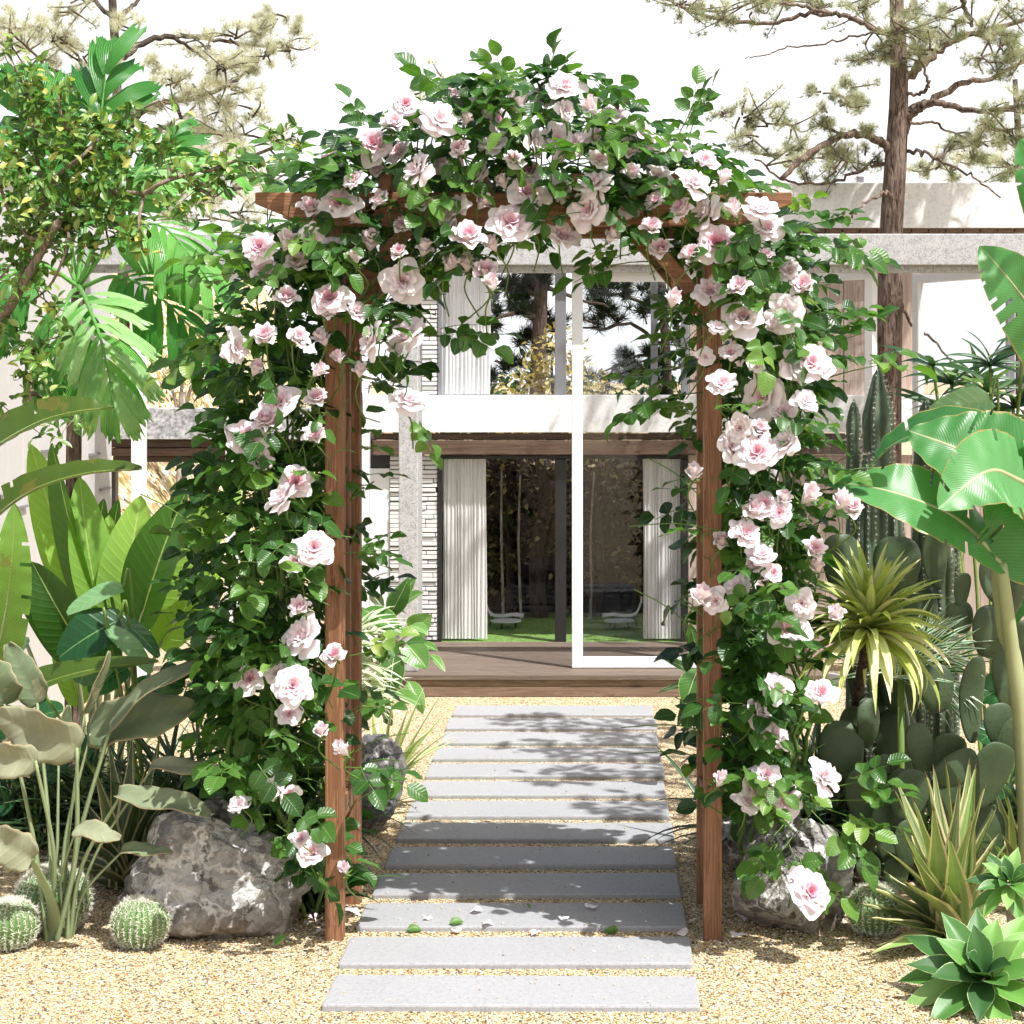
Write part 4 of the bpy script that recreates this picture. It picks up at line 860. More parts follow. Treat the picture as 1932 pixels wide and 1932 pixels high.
# dark pines set behind the upper windows to imitate reflections in the glass
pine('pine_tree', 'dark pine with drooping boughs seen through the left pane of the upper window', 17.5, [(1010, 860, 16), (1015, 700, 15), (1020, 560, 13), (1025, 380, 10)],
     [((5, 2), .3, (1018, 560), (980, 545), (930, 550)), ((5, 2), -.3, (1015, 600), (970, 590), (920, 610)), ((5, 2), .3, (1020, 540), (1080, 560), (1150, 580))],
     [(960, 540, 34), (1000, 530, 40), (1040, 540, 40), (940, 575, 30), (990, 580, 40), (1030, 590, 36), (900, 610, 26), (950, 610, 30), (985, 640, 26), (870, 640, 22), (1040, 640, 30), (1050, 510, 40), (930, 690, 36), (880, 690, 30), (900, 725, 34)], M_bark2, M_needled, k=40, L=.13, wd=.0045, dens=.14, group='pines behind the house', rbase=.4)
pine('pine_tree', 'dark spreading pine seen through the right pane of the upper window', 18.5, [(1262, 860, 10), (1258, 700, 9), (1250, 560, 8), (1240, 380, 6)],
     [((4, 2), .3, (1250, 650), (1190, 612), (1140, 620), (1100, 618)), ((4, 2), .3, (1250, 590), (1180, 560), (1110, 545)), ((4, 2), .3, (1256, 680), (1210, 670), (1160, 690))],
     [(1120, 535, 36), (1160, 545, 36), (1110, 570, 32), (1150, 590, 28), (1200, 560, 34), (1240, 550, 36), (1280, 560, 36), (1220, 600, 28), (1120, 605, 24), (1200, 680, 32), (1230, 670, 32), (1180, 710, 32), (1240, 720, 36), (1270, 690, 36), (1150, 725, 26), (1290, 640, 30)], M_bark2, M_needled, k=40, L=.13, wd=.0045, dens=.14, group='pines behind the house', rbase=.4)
# ----------------------------------------------------------------- trees and hedges behind the house, imitating reflections in its glass
M_yell = leaf_mat('autumn_leaf', [(0, (.14, .1, .03)), (.5, (.34, .26, .08)), (1, (.55, .45, .2))], rough=.5, transl=.3)
M_brown = leaf_mat('shaded_leaf', [(0, (.015, .01, .006)), (.5, (.05, .033, .016)), (.74, (.20, .145, .07)), (1, (.50, .41, .23))], rough=.6, transl=.3)  # mirrored wood's dark tone and sunlit gaps put into the leaf colour
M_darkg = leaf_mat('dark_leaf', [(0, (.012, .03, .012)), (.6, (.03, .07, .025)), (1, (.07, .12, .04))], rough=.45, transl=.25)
def leafcloud(mb, c, R, n, L, W, bias=0.4):
    for _ in range(n):
        d = rng.normal(0, 1, 3); d /= np.linalg.norm(d); p = c + d * np.asarray(R) * (rng.random() ** .4)
        leaf(mb, p, d + rng.normal(0, .5, 3), V3(rng.normal(0, .5), rng.normal(-.3, .5), 1), L * rng.uniform(.7, 1.3), W, 'oval', 3, 2, .5, .15, float(np.clip(rng.normal(.5, .25), 0, 1)))
def bgtree(name, lab, base, h, r, blobs, leafm, bark, n, L, group):
    t = thing(name, lab, 'tree', (base[0], base[1], base[2]), group); mb = MB()
    b = np.array(base, float); top = b + V3(rng.normal(0, .05), 0, h)
    tube(mb, spline([b - V3(0, 0, .05), b + V3(rng.normal(0, .03), 0, h * .5), top], 6), np.linspace(r, r * .6, 13), 10)
    mb.build('trunk', bark, t); mb = MB(); lm = MB()
    for (dx, dy, dz, R) in blobs:
        c = b + V3(dx, dy, dz); tube(mb, spline([b + V3(0, 0, min(h * .8, dz * .7)), (top + c) / 2 + V3(0, 0, .05), c], 4), np.linspace(r * .4, r * .12, 9), 5)
        leafcloud(lm, c, (R, R, R * .8), int(n * R * R), L, L * .55)
    mb.build('limbs', bark, t); lm.build('crown', leafm, t); return t
def wx(px, Y): return (px - VX) * Y / FP
bgtree('autumn_tree', 'yellowing autumn tree seen through the upper window beside its grey mullion', (wx(1050, 16), 16, 0), 1.5, .05, [(-.15, 0, 1.55, .35), (.1, 0, 1.6, .3), (0, 0, 1.9, .26), (.3, .1, 1.55, .24), (-.3, 0, 1.35, .26), (.35, 0, 1.3, .3)], M_yell, M_bark2, 2600, .06, 'trees behind the house')
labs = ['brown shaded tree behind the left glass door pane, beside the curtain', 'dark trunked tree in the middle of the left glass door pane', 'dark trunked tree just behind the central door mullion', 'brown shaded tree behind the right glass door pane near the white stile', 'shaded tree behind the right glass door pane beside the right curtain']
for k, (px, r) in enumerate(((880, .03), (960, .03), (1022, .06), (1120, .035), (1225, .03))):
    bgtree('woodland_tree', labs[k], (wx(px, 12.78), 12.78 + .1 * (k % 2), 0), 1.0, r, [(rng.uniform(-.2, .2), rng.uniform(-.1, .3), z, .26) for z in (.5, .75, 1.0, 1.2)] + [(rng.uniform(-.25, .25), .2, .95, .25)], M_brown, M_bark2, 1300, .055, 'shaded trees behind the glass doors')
sh = MB(); bt = ['pale slim birch trunk behind the left glass door pane, nearer the curtain', 'pale slim birch trunk behind the left glass door pane, nearer the dark mullion', 'pale slim birch trunk behind the right glass door pane next to the white stile']
for k, px in enumerate((950, 984, 1112)):
    b = V3(wx(px, 12.68), 12.68, 0); h_ = rng.uniform(1.0, 1.1); mb = MB(); tube(mb, spline([b, b + V3(rng.normal(0, .012), 0, h_ * .3), b + V3(rng.normal(0, .016), 0, h_ * .62), b + V3(rng.normal(0, .02), .03, h_)], 6), np.linspace(.011, .006, 19), 7)
    tag(mb.build('birch_trunk', M_palebark, loc=b), bt[k], 'birch', 'slim birches behind the glass doors')
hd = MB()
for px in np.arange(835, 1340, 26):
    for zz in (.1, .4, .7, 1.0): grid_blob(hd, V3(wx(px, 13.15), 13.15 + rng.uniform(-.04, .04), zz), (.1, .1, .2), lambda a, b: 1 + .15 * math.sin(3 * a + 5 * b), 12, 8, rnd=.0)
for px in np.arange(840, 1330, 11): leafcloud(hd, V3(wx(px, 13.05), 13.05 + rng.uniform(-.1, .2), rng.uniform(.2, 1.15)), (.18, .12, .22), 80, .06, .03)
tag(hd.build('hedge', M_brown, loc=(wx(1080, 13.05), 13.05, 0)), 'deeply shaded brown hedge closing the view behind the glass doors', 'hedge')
hd = MB()
for px in np.arange(835, 1320, 30): leafcloud(hd, V3(wx(px, 19.5), 19.5 + rng.uniform(-.3, .3), rng.uniform(.5, 1.6)), (.4, .3, .4), 90, .12, .06)
tag(hd.build('hedge', M_darkg, loc=(wx(1080, 19.5), 19.5, 0)), 'dark green hedge low behind the upper window', 'hedge')
# trees on the hillside at the left
for k, (px, py, Y, h, lab) in enumerate(((342, 790, 17.5, 1.1, 'small leaning tree with a two toned trunk on the leafy hillside between the white posts'), (300, 900, 15.0, .5, 'short brushy sapling at the foot of the leafy hillside under the granite band'))):
    x = wx(px, Y); z = hill_h(x, Y)
    bgtree('hillside_tree', lab, (x, Y, z - .05), h, .055 if k == 0 else .02, [(-.2, 0, h, .3), (.2, .1, h * 1.1, .3), (0, 0, h * 1.3, .3)] if k == 0 else [(0, 0, h * .8, .25), (.2, 0, h * .6, .2)], M_yell, M_palebark, 420, .05, 'trees on the hillside')
hs_ = MB()
for _ in range(60):
    x, y = rng.uniform(-8, -4.2), rng.uniform(15, 25); leafcloud(hs_, V3(x, y, hill_h(x, y) + .06), (.3, .3, .14), 26, .07, .04)
tag(hs_.build('ground_cover', M_yell), 'dry yellow scrub on the hillside', kind='stuff')
# ================================================================= garden plants
G = .004
def at(px, py, Y): return P(px, py, Y)
M_stem = plain_mat('green_stem', (.16, .25, .05), .45, .4, .3, 25)
M_twig = bark_mat('twig_bark', (.12, .09, .06), (.42, .34, .25), 2)
# ---- rocks
def rock_mat():
    N = NT('boulder'); v = N.geo(); w = N.noise(v, 5, 5, .6); mp = N.n('VectorMath', operation='MULTIPLY_ADD'); N.set(mp.inputs[0], w.outputs['Color']); mp.inputs[1].default_value = (.35, .35, .35); N.set(mp.inputs[2], v)
    vo = N.n('TexVoronoi', feature='DISTANCE_TO_EDGE'); N.set(vo.inputs['Vector'], mp.outputs[0]); vo.inputs['Scale'].default_value = 6.5
    vo2 = N.n('TexVoronoi', feature='F1'); N.set(vo2.inputs['Vector'], mp.outputs[0]); vo2.inputs['Scale'].default_value = 7
    sx = N.n('SeparateColor'); N.set(sx.inputs[0], vo2.outputs['Color'])
    n1 = N.noise(v, 16, 8, .65, .8)
    c = N.ramp(N.math('ADD', N.math('MULTIPLY', n1.outputs[0], .75), N.math('MULTIPLY', sx.outputs[0], .3)), [(.30, (.06, .055, .053)), (.42, (.22, .205, .195)), (.55, (.42, .40, .38)), (.72, (.66, .64, .61))])
    c = N.mix(N.math('MULTIPLY', N.math('LESS_THAN', sx.outputs[1], .14), .7), c, (.15, .15, .165))
    c = N.mix(N.ramp(vo.outputs['Distance'], [(.0, (.9, .9, .9)), (.03, (.6, .6, .6)), (.07, (0, 0, 0))]), c, (.78, .76, .73))
    sp = N.n('SeparateXYZ'); N.set(sp.inputs[0], v); low = N.math('ADD', sp.outputs[2], N.math('MULTIPLY', w.outputs[0], .25))
    c = N.mix(N.ramp(low, [(.14, (.6, .6, .6)), (.21, (0, 0, 0))]), c, (.27, .19, .12))     # earth stained foot
    return N.done(N.bsdf(c, .8, N.bump(N.math('ADD', n1.outputs[0], vo.outputs['Distance']), .9, .045), .25))
M_rock = rock_mat()
def rock(lab, px0, px1, py0, py1, Y, dy, seed, verts=None, sharp=1.0):
    cx = (px0 + px1) / 2; c = at(cx, py1, Y); c[2] = 0; w = S((px1 - px0) / 2, Y); h = S(py1 - py0, Y) * .98 
    import bmesh
    bm = bmesh.new(); bmesh.ops.create_icosphere(bm, subdivisions=6, radius=1)
    o = Vector((seed * 7.3, seed * 3.1, seed))
    pl = []; rs = np.random.default_rng(seed)
    for _ in range(24):
        n = Vector(rs.normal(0, 1, 3)).normalized(); pl.append((n, rs.uniform(.62, .93)))
    for v in bm.verts:
        p = v.co.normalized(); r = 1.0
        for n, d in pl:
            q = p.dot(n)
            if q > .05: r = min(r, d / q)
        r += noise.fractal(p * 1.3 + o, 1, 2, 5) * .11 * sharp + (noise.ridged_multi_fractal(p * 1.7 + o, 1, 2, 5, 1, 2) - 1) * .05 * sharp
        r += noise.fractal(p * 7 + o, 1, 2, 4) * .03 + noise.ridged_multi_fractal(p * 3.1 + o, 1, 2.1, 5, 1, 2) * .035
        v.co = p * r
    xs = [v.co.x for v in bm.verts]; zs = [v.co.z for v in bm.verts]; x0, x1, z1 = min(xs), max(xs), max(zs); zl = -.62
    for v in bm.verts:
        z = max(v.co.z, zl - .1); v.co = Vector((((v.co.x - x0) / (x1 - x0) * 2 - 1) * w, v.co.y * dy, (z - zl) / (z1 - zl) * h))
        if verts: v.co = Vector(verts(np.array(v.co), w, h))
    me = bpy.data.meshes.new('boulder'); bm.to_mesh(me); bm.free()
    for p in me.polygons: p.use_smooth = True
    me.materials.append(M_rock); ob = bpy.data.objects.new('boulder', me); col.objects.link(ob); ob.location = c
    return tag(ob, lab, 'boulder', 'boulders beside the path')
rock('big craggy grey boulder with white veins beside a small ball cactus, left of the path', 196, 592, 1528, 1782, 5.93, .21, 3, lambda p, w, h: (p[0] + .10 * p[2] * (1 if p[0] < 0 else .1), p[1], p[2] * (1 - .22 * min(1, abs(p[0] / w)))), 1.1)
rock('rounded pale boulder under a hanging rose, right of the path', 1376, 1617, 1548, 1768, 5.95, .19, 11, None, .6)
rock('dark boulder half hidden behind the rounded one right of the path', 1340, 1520, 1470, 1650, 6.6, .16, 5, None, .8)
rock('tall pale boulder just behind the left side of the arch', 630, 742, 1375, 1556, 7.2, .13, 8, lambda p, w, h: (p[0] + .05 * math.sin(p[2] * 6), p[1], p[2]), .8)
# ---- ball cacti
M_ball = leaf_mat('ball_cactus_skin', [(0, (.05, .11, .03)), (1, (.14, .25, .07))], rough=.5, transl=.0)
M_spine = plain_mat('cream_spines', (.80, .77, .66), .6, .2, .1)
def ballcactus(px, pyb, r, lab, ribs=26, lush=1.0):
    Y = GY(pyb - r * .12); c = at(px, 0, Y); R = S(r, Y); c[2] = R * .86
    t = thing('ball_cactus', lab, 'cactus', (c[0], c[1], 0), 'ball cacti'); mb = MB()
    fn = lambda th, ph: 1 + .075 * (abs(math.cos(th * ribs / 2)) ** .7 - .5) * math.sin(ph) ** .6 - .06 * max(0, math.cos(ph)) ** 12
    grid_blob(mb, c, (R, R, R * .93), fn, ribs * 6, 40, rnd=.6); mb.build('body', M_ball, t)
    mb = MB(); C = []; D = []
    for i in range(ribs):
        th = 2 * PI * i / ribs
        for j in range(19):
            ph = .1 + j * .128; f = fn(th, ph); n = V3(math.sin(ph) * math.cos(th), math.sin(ph) * math.sin(th), math.cos(ph))
            C.append(c + n * np.array([R, R, R * .93]) * f); D.append(n)
    C = np.array(C); D = np.array(D); tufts(mb, C, D * .35, int(13 * lush), R * .17, R * .0085, np.full(len(C), .5), 1.0)
    top = c + V3(0, 0, R * .88); TC = top + rng.normal(0, 1, (240, 3)) * np.array([R * .2, R * .2, R * .01]); tufts(mb, TC, np.repeat([[0, 0, 1.]], 240, 0), 5, R * .1, R * .009, np.full(240, .5), .6)
    mb.build('spines', M_spine, t)
ballcactus(265, 1792, 52, 'small round ball cactus with white spines in front of the big left boulder')
ballcactus(18, 1795, 52, 'round ball cactus cut by the left edge of the picture')
ballcactus(100, 1764, 68, 'larger ball cactus hidden behind the grey green stalks at left', 30)
ballcactus(1652, 1768, 52, 'dark ball cactus between the rounded boulder and the striped agave at right', 26)
# ---- agaves
def rosette(name, lab, cat, c, tips, W, mat, n_extra=0, Lr=(.3, .5), prof='agave', bend=(.1, .6), el=(10, 80), fold=.22, mat2=None, seg=9, cols=6, group=None, face=None, jag=0):
    t = thing(name, lab, cat, c, group); k = 0; mb = MB()
    for tp in tips:
        b = np.asarray(c) + V3(rng.normal(0, .012), rng.normal(0, .012), .02); d = np.asarray(tp) - b
        bd = rng.uniform(*bend) * (.4 if d[2] > np.linalg.norm(d[:2]) * 1.5 else 1)
        h = nz(V3(-d[0], -d[1], 0) + 1e-6); nn = nz(V3(0, 0, 1) * np.linalg.norm(d[:2]) + h * max(0, d[2]) + V3(0, -.05, 0))
        leafpp(mb, b, tp, W * rng.uniform(.85, 1.15), nn, prof=prof, seg=seg, cols=cols, bend=bd, fold=fold, rnd=rng.random(), wave=.03, swave=jag)
    for _ in range(n_extra):
        az = rng.random() * 2 * PI; e = math.radians(rng.uniform(*el)); L = rng.uniform(*Lr)
        d = V3(math.cos(az) * math.cos(e), math.sin(az) * math.cos(e), math.sin(e)); nn = nz(V3(-math.cos(az) * math.sin(e), -math.sin(az) * math.sin(e), math.cos(e)))
        leaf(mb, np.asarray(c) + d * .02 + V3(0, 0, .02), d, nn, L, W * rng.uniform(.8, 1.1), prof, seg, cols, rng.uniform(*bend), fold, rng.random(), wave=.03, swave=jag)
    mb.build('leaves', mat, t); return t
M_agave = leaf_mat('striped_agave_leaf', [(0, (.10, .13, .05)), (.4, (.17, .22, .08)), (.75, (.26, .34, .11)), (1, (.19, .34, .10))], stripes=14, stripe_amt=.15, edge=(.56, .50, .27), edgew=.74, tip=(.16, .11, .05), rough=.5, transl=.14)
M_agave2 = leaf_mat('dull_agave_leaf', [(0, (.05, .08, .035)), (1, (.13, .17, .07))], stripes=14, stripe_amt=.12, edge=(.42, .38, .22), edgew=.76, rough=.5, transl=.12)
c = at(1795, 1790, 5.72); c[2] = G
tp = [(1683, 1482, .0), (1718, 1502, -.1), (1655, 1592, -.05), (1745, 1455, .05), (1782, 1428, .0), (1812, 1470, -.1), (1842, 1440, .1), (1862, 1475, 0), (1880, 1520, .05), (1905, 1585, 0), (1925, 1640, -.05), (1628, 1672, -.05), (1640, 1732, -.15), (1622, 1705, .05), (1700, 1560, -.15), (1660, 1640, .1), (1760, 1520, -.2), (1835, 1540, -.18), (1720, 1610, -.22), (1650, 1785, -.12), (1700, 1660, -.25), (1790, 1580, -.25), (1870, 1600, -.2), (1640, 1800, -.2), (1690, 1470, .2), (1760, 1440, .2), (1830, 1430, .2)]
rosette('agave', 'spiky striped agave with cream leaf margins, right foreground', 'agave', c, [at(a, b, 5.72 + d) for a, b, d in tp], .088, M_agave, 10, (.2, .34), 'agave', (.05, .5), (25, 75), jag=.012)
c = at(232, 1672, 6.3); c[2] = G
tp = [(175, 1440), (205, 1400), (250, 1380), (300, 1395), (345, 1420), (380, 1470), (395, 1530), (350, 1560), (150, 1500), (130, 1560), (140, 1620), (170, 1660), (200, 1690), (270, 1690), (320, 1650), (285, 1430), (225, 1450), (330, 1480), (190, 1500), (250, 1480)]
rosette('agave', 'striped agave half in shade behind the grey green stalks at left', 'agave', c, [at(a, b, 6.3 + rng.uniform(-.25, .2)) for a, b in tp], .08, M_agave2, 12, (.25, .45), 'agave', (.1, .7), (15, 70), jag=.01)
c = at(1932, 1640, 6.25); c[2] = G
rosette('agave', 'green agave with upright blades at the right edge behind the striped one', 'agave', c, [at(a, b, 6.25 + d) for a, b, d in ((1880, 1455, 0), (1925, 1430, .1), (1900, 1500, -.1), (1870, 1540, .1), (1860, 1600, 0), (1950, 1470, 0), (1990, 1500, 0), (1915, 1560, -.2), (1875, 1480, .2))], .055, M_agave, 6, (.25, .4), 'agave', (.05, .3), (30, 70), jag=.012)
# yucca-like striped grass on the left of the path
M_yucca = leaf_mat('yucca_leaf', [(0, (.30, .30, .09)), (.5, (.30, .38, .16)), (1, (.45, .50, .30))], stripes=10, stripe_amt=.3, edge=(.66, .66, .44), edgew=.62, rough=.45, transl=.25)
c = at(722, 1445, 7.55); c[2] = .02
rosette('striped_yucca', 'small striped yucca with yellow edged blades beside the far left of the path', 'yucca', c, [at(a, b, 7.55 + d) for a, b, d in ((744, 1312, 0), (800, 1298, .1), (828, 1318, 0), (842, 1360, -.1), (855, 1378, -.05), (866, 1396, 0), (858, 1390, .1), (700, 1330, .1), (770, 1340, -.1), (812, 1400, -.1), (670, 1380, .1), (715, 1320, .2), (845, 1340, .1))], .062, M_yucca, 8, (.15, .25), 'agave', (.2, .7), (25, 70))
# soft rosettes at the lower right corner
M_attn = leaf_mat('soft_agave_leaf', [(0, (.04, .11, .035)), (.45, (.08, .21, .045)), (.8, (.16, .36, .07)), (1, (.28, .45, .15))], rough=.45, transl=.2, edge=(.4, .5, .25), edgew=.95)
def soft(lab, px, py, Y, r, n, stem):
    h = at(px, py, Y); t = thing('soft_agave', lab, 'succulent', (h[0] + .02, h[1] + .03, 0), 'soft agaves in the right corner'); mb = MB(); R = S(r, Y)
    tube(mb, spline([V3(h[0] + .03, h[1] + .04, -.02), V3(h[0] + .015, h[1] + .02, h[2] * .5), h], 5), [S(12, Y)] * 11, 10); mb.build('stem', M_palebark, t); mb = MB()
    ax = nz(V3(-.1, -.55, .8)); x = nz(np.cross(ax, (0, 1, 0))); y = np.cross(ax, x)
    for i in range(n):
        a = i * 2.39996; f = i / (n - 1); e = math.radians(78 - 98 * f ** .75)
        d = (x * math.cos(a) + y * math.sin(a)) * math.cos(e) + ax * math.sin(e); nn = ax * math.cos(e) - (x * math.cos(a) + y * math.sin(a)) * math.sin(e)
        leaf(mb, h + d * .012, d, nn, R * (.55 + .5 * min(1, f * 1.6)) * rng.uniform(.9, 1.1), R * .33, 'attn', 9, 6, rng.uniform(.2, .6), .16, rng.random(), wave=.03)
    mb.build('leaves', M_attn, t)
soft('large soft leaved agave rosette in the bottom right corner', 1856, 1848, 5.2, 158, 32, 1)
soft('small soft leaved agave rosette above the large one at the right edge', 1905, 1668, 5.5, 78, 22, 1)
# ---- tufted dracaena with drooping olive blades
M_drac = leaf_mat('olive_strap_leaf', [(0, (.26, .33, .07)), (.3, (.42, .50, .13)), (.6, (.60, .65, .32)), (.84, (.72, .72, .50)), (1, (.68, .58, .44))], stripes=9, stripe_amt=.3, edge=(.44, .47, .16), edgew=.82, tip=(.45, .33, .2), rough=.42, transl=.25)
h = at(1640, 1200, 5.98); t = thing('tufted_dracaena', 'bushy olive green tuft with long drooping blades in front of the cacti', 'dracaena', (h[0] + .03, h[1] + .1, 0)); mb = MB()
tube(mb, spline([V3(h[0] + .02, h[1] + .62, -.03), V3(h[0] + .02, h[1] + .5, h[2] * .6), h], 6), [.018] * 13, 10); mb.build('stem', M_bark2, t); mb = MB()
for i in range(150):
    f = (i + .5) / 150; a = i * 2.39996 + rng.normal(0, .2); e = math.radians(82 - 104 * f ** .72)
    d = V3(math.cos(a) * math.cos(e), math.sin(a) * math.cos(e) - .10, math.sin(e)); nn = V3(-math.cos(a) * math.sin(e), -math.sin(a) * math.sin(e), math.cos(e) + .02)
    leaf(mb, h + V3(0, 0, .05 * (1 - f)), d, nn, rng.uniform(.25, .35) * (.75 + .3 * f), rng.uniform(.026, .036), 'strap', 12, 2, rng.uniform(.7, 2.0) * (.3 + .7 * f), .2, rng.random(), twist=rng.normal(0, .35), bpow=2.2)
mb.build('blades', M_drac, t)
M_sg = leaf_mat('white_striped_blade', [(0, (.03, .16, .06)), (1, (.06, .26, .09))], edge=(.72, .75, .68), edgew=.5, rough=.4, transl=.25)
c = at(1700, 1260, 6.45); t = thing('striped_grass', 'white and green striped grass fanning out right of the olive tuft', 'grass plant', (c[0], c[1], 0)); mb = MB()
tube(mb, [V3(c[0], c[1], -.02), V3(c[0], c[1], c[2])], [.012, .012], 8); mb.build('stem', M_stem, t); mb = MB()
for i in range(95):
    a = math.radians(rng.normal(8, 38)); L = rng.uniform(.2, .30) * (1 if a < .9 else .8); d = V3(math.cos(a), rng.normal(-.25, .35), math.sin(a) + .05)
    leaf(mb, c + V3(rng.uniform(-.05, .08), rng.normal(0, .03), rng.uniform(-.04, .06)), d, V3(-math.sin(a), -.8, math.cos(a)), L, .017, 'lance', 8, 2, rng.uniform(.2, .9), .2, rng.random())
for i in range(16):
    a = math.radians(rng.normal(140, 25)); leaf(mb, c, V3(math.cos(a), -.2, math.sin(a)), V3(-math.sin(a), -.8, .4), rng.uniform(.2, .28), .02, 'lance', 8, 2, .4, .2, rng.random())
mb.build('blades', M_sg, t)
# ---- prickly pears
def cactus_mat(name, a, b):
    N = NT(name); n = N.noise(N.geo(), 5, 5); n2 = N.noise(N.geo(), 55, 3); c = N.ramp(n.outputs[0], [(.3, a), (.7, b)]); c = N.mix(N.math('MULTIPLY', n2.outputs[0], .3), c, tuple(x * .55 for x in a))
    return N.done(N.bsdf(c, .5, N.bump(n2.outputs[0], .08, .003), .35))
M_pad = cactus_mat('cactus_pad', (.032, .06, .026), (.085, .125, .058))
def pad(t, px, py, rx, ry, rot, Y, yaw, thick=.13):
    c = at(px, py, Y); mb = MB(); a, b = S(rx, Y), S(ry, Y); r = math.radians(rot); yw = math.radians(yaw)
    nu, nv = 28, 18; vs = []
    for i in range(nv + 1):
        ph = PI * i / nv
        for j in range(nu):
            th = 2 * PI * j / nu; z = math.cos(ph); egg = 1 + .16 * z; sq = abs(math.sin(ph)) ** .75
            vs.append((a * egg * sq * math.cos(th), max(a, b * .6) * thick * 1.5 * sq * math.copysign(abs(math.sin(th)) ** 1.2, math.sin(th)), b * z))
    v = np.array(vs); q = [(i * nu + j, (i + 1) * nu + j, (i + 1) * nu + (j + 1) % nu, i * nu + (j + 1) % nu) for i in range(nv) for j in range(nu)]
    bend = rng.normal(0, .12); v[:, 1] += bend * (v[:, 2] / b) ** 2 * b
    wid = v[:, 0] / math.cos(yw) * 1.0
    R1 = np.array([[math.cos(yw), -math.sin(yw), 0], [math.sin(yw), math.cos(yw), 0], [0, 0, 1]]); R2 = np.array([[math.cos(r), 0, math.sin(r)], [0, 1, 0], [-math.sin(r), 0, math.cos(r)]])
    v[:, 0] = wid; mb.add(v @ R1.T @ R2.T + c, q, rnd=rng.random())
    for i in range(-3, 4):      # areoles with short spines
        for j in range(-2, 3):
            x = (j + .5 * (i % 2)) * a * .42; z = i * b * .27; k = 1 - (x / a) ** 2 - (z / b) ** 2
            if k < .08: continue
            y = -max(a, b * .6) * thick * 1.5 * k ** .42; p = (V3(x / math.cos(yw), y + bend * (z / b) ** 2 * b, z) @ R1.T) @ R2.T + c
            o = len(mb.v); grid_blob(mb, p, (.0018, .0018, .0018), lambda a_, b_: 1, 6, 4, mat=0)
    o = mb.build('pad', [M_pad, M_spine], t); return o
def pear(lab, px, Y, pads):
    b = at(px, 0, Y); t = thing('prickly_pear', lab, 'cactus', (b[0], b[1], 0), 'prickly pear cacti')
    for p in pads: pad(t, *p)
pear('prickly pear with tall dark pads right behind the olive tuft', 1700, 6.6, [(1590, 1065, 38, 58, -6, 6.62, 12), (1692, 1066, 44, 54, 2, 6.55, -8), (1764, 1046, 27, 62, 3, 6.6, 30), (1730, 1160, 42, 55, -8, 6.6, 10), (1640, 1150, 36, 55, 8, 6.65, -20), (1700, 1280, 42, 70, 0, 6.66, 10), (1600, 1180, 34, 60, 4, 6.7, 20), (1640, 1290, 40, 70, -5, 6.7, 0), (1690, 1420, 42, 85, 4, 6.7, 15), (1640, 1430, 36, 75, -6, 6.75, -10)])
pear('prickly pear with pads stacked along the right edge behind the banana stem', 1850, 6.45, [(1815, 1112, 17, 32, 8, 6.45, 25), (1866, 1090, 24, 52, -10, 6.5, 55), (1812, 1165, 26, 30, -12, 6.45, 10), (1872, 1192, 40, 50, 8, 6.4, 12), (1918, 1115, 22, 50, 18, 6.45, 40), (1768, 1300, 33, 47, -6, 6.3, 8), (1832, 1318, 25, 82, 4, 6.35, 25), (1886, 1368, 30, 42, -8, 6.3, 10), (1908, 1390, 26, 40, 32, 6.26, 15), (1737, 1412, 26, 48, -10, 6.2, 15), (1787, 1428, 35, 46, 12, 6.25, 5), (1805, 1450, 46, 30, -30, 6.16, 8), (1866, 1462, 40, 66, 24, 6.2, 20), (1840, 1470, 24, 62, 35, 6.25, 60), (1790, 1520, 42, 60, -4, 6.26, 10), (1850, 1580, 44, 62, 5, 6.28, -8), (1790, 1610, 42, 62, 0, 6.3, 10), (1930, 1230, 30, 60, 10, 6.5, 10), (1900, 1280, 30, 60, -6, 6.5, 25)])
pear('prickly pear with one sunlit pad beside the right boulder', 1660, 6.25, [(1602, 1372, 21, 42, 6, 6.4, 20), (1638, 1366, 22, 48, 2, 6.32, 12), (1586, 1428, 44, 66, 6, 6.3, 10), (1665, 1448, 14, 26, 12, 6.2, 10), (1634, 1502, 40, 58, -8, 6.22, 12), (1716, 1500, 37, 50, 14, 6.12, 8), (1690, 1485, 22, 38, 28, 6.2, 30), (1680, 1578, 32, 66, -12, 6.16, 20), (1622, 1580, 34, 56, 4, 6.25, 10), (1716, 1590, 30, 44, 6, 6.1, 10), (1640, 1642, 24, 30, -10, 6.12, 10), (1690, 1650, 24, 34, 6, 6.12, 0), (1556, 1480, 30, 50, -10, 6.35, 0)])
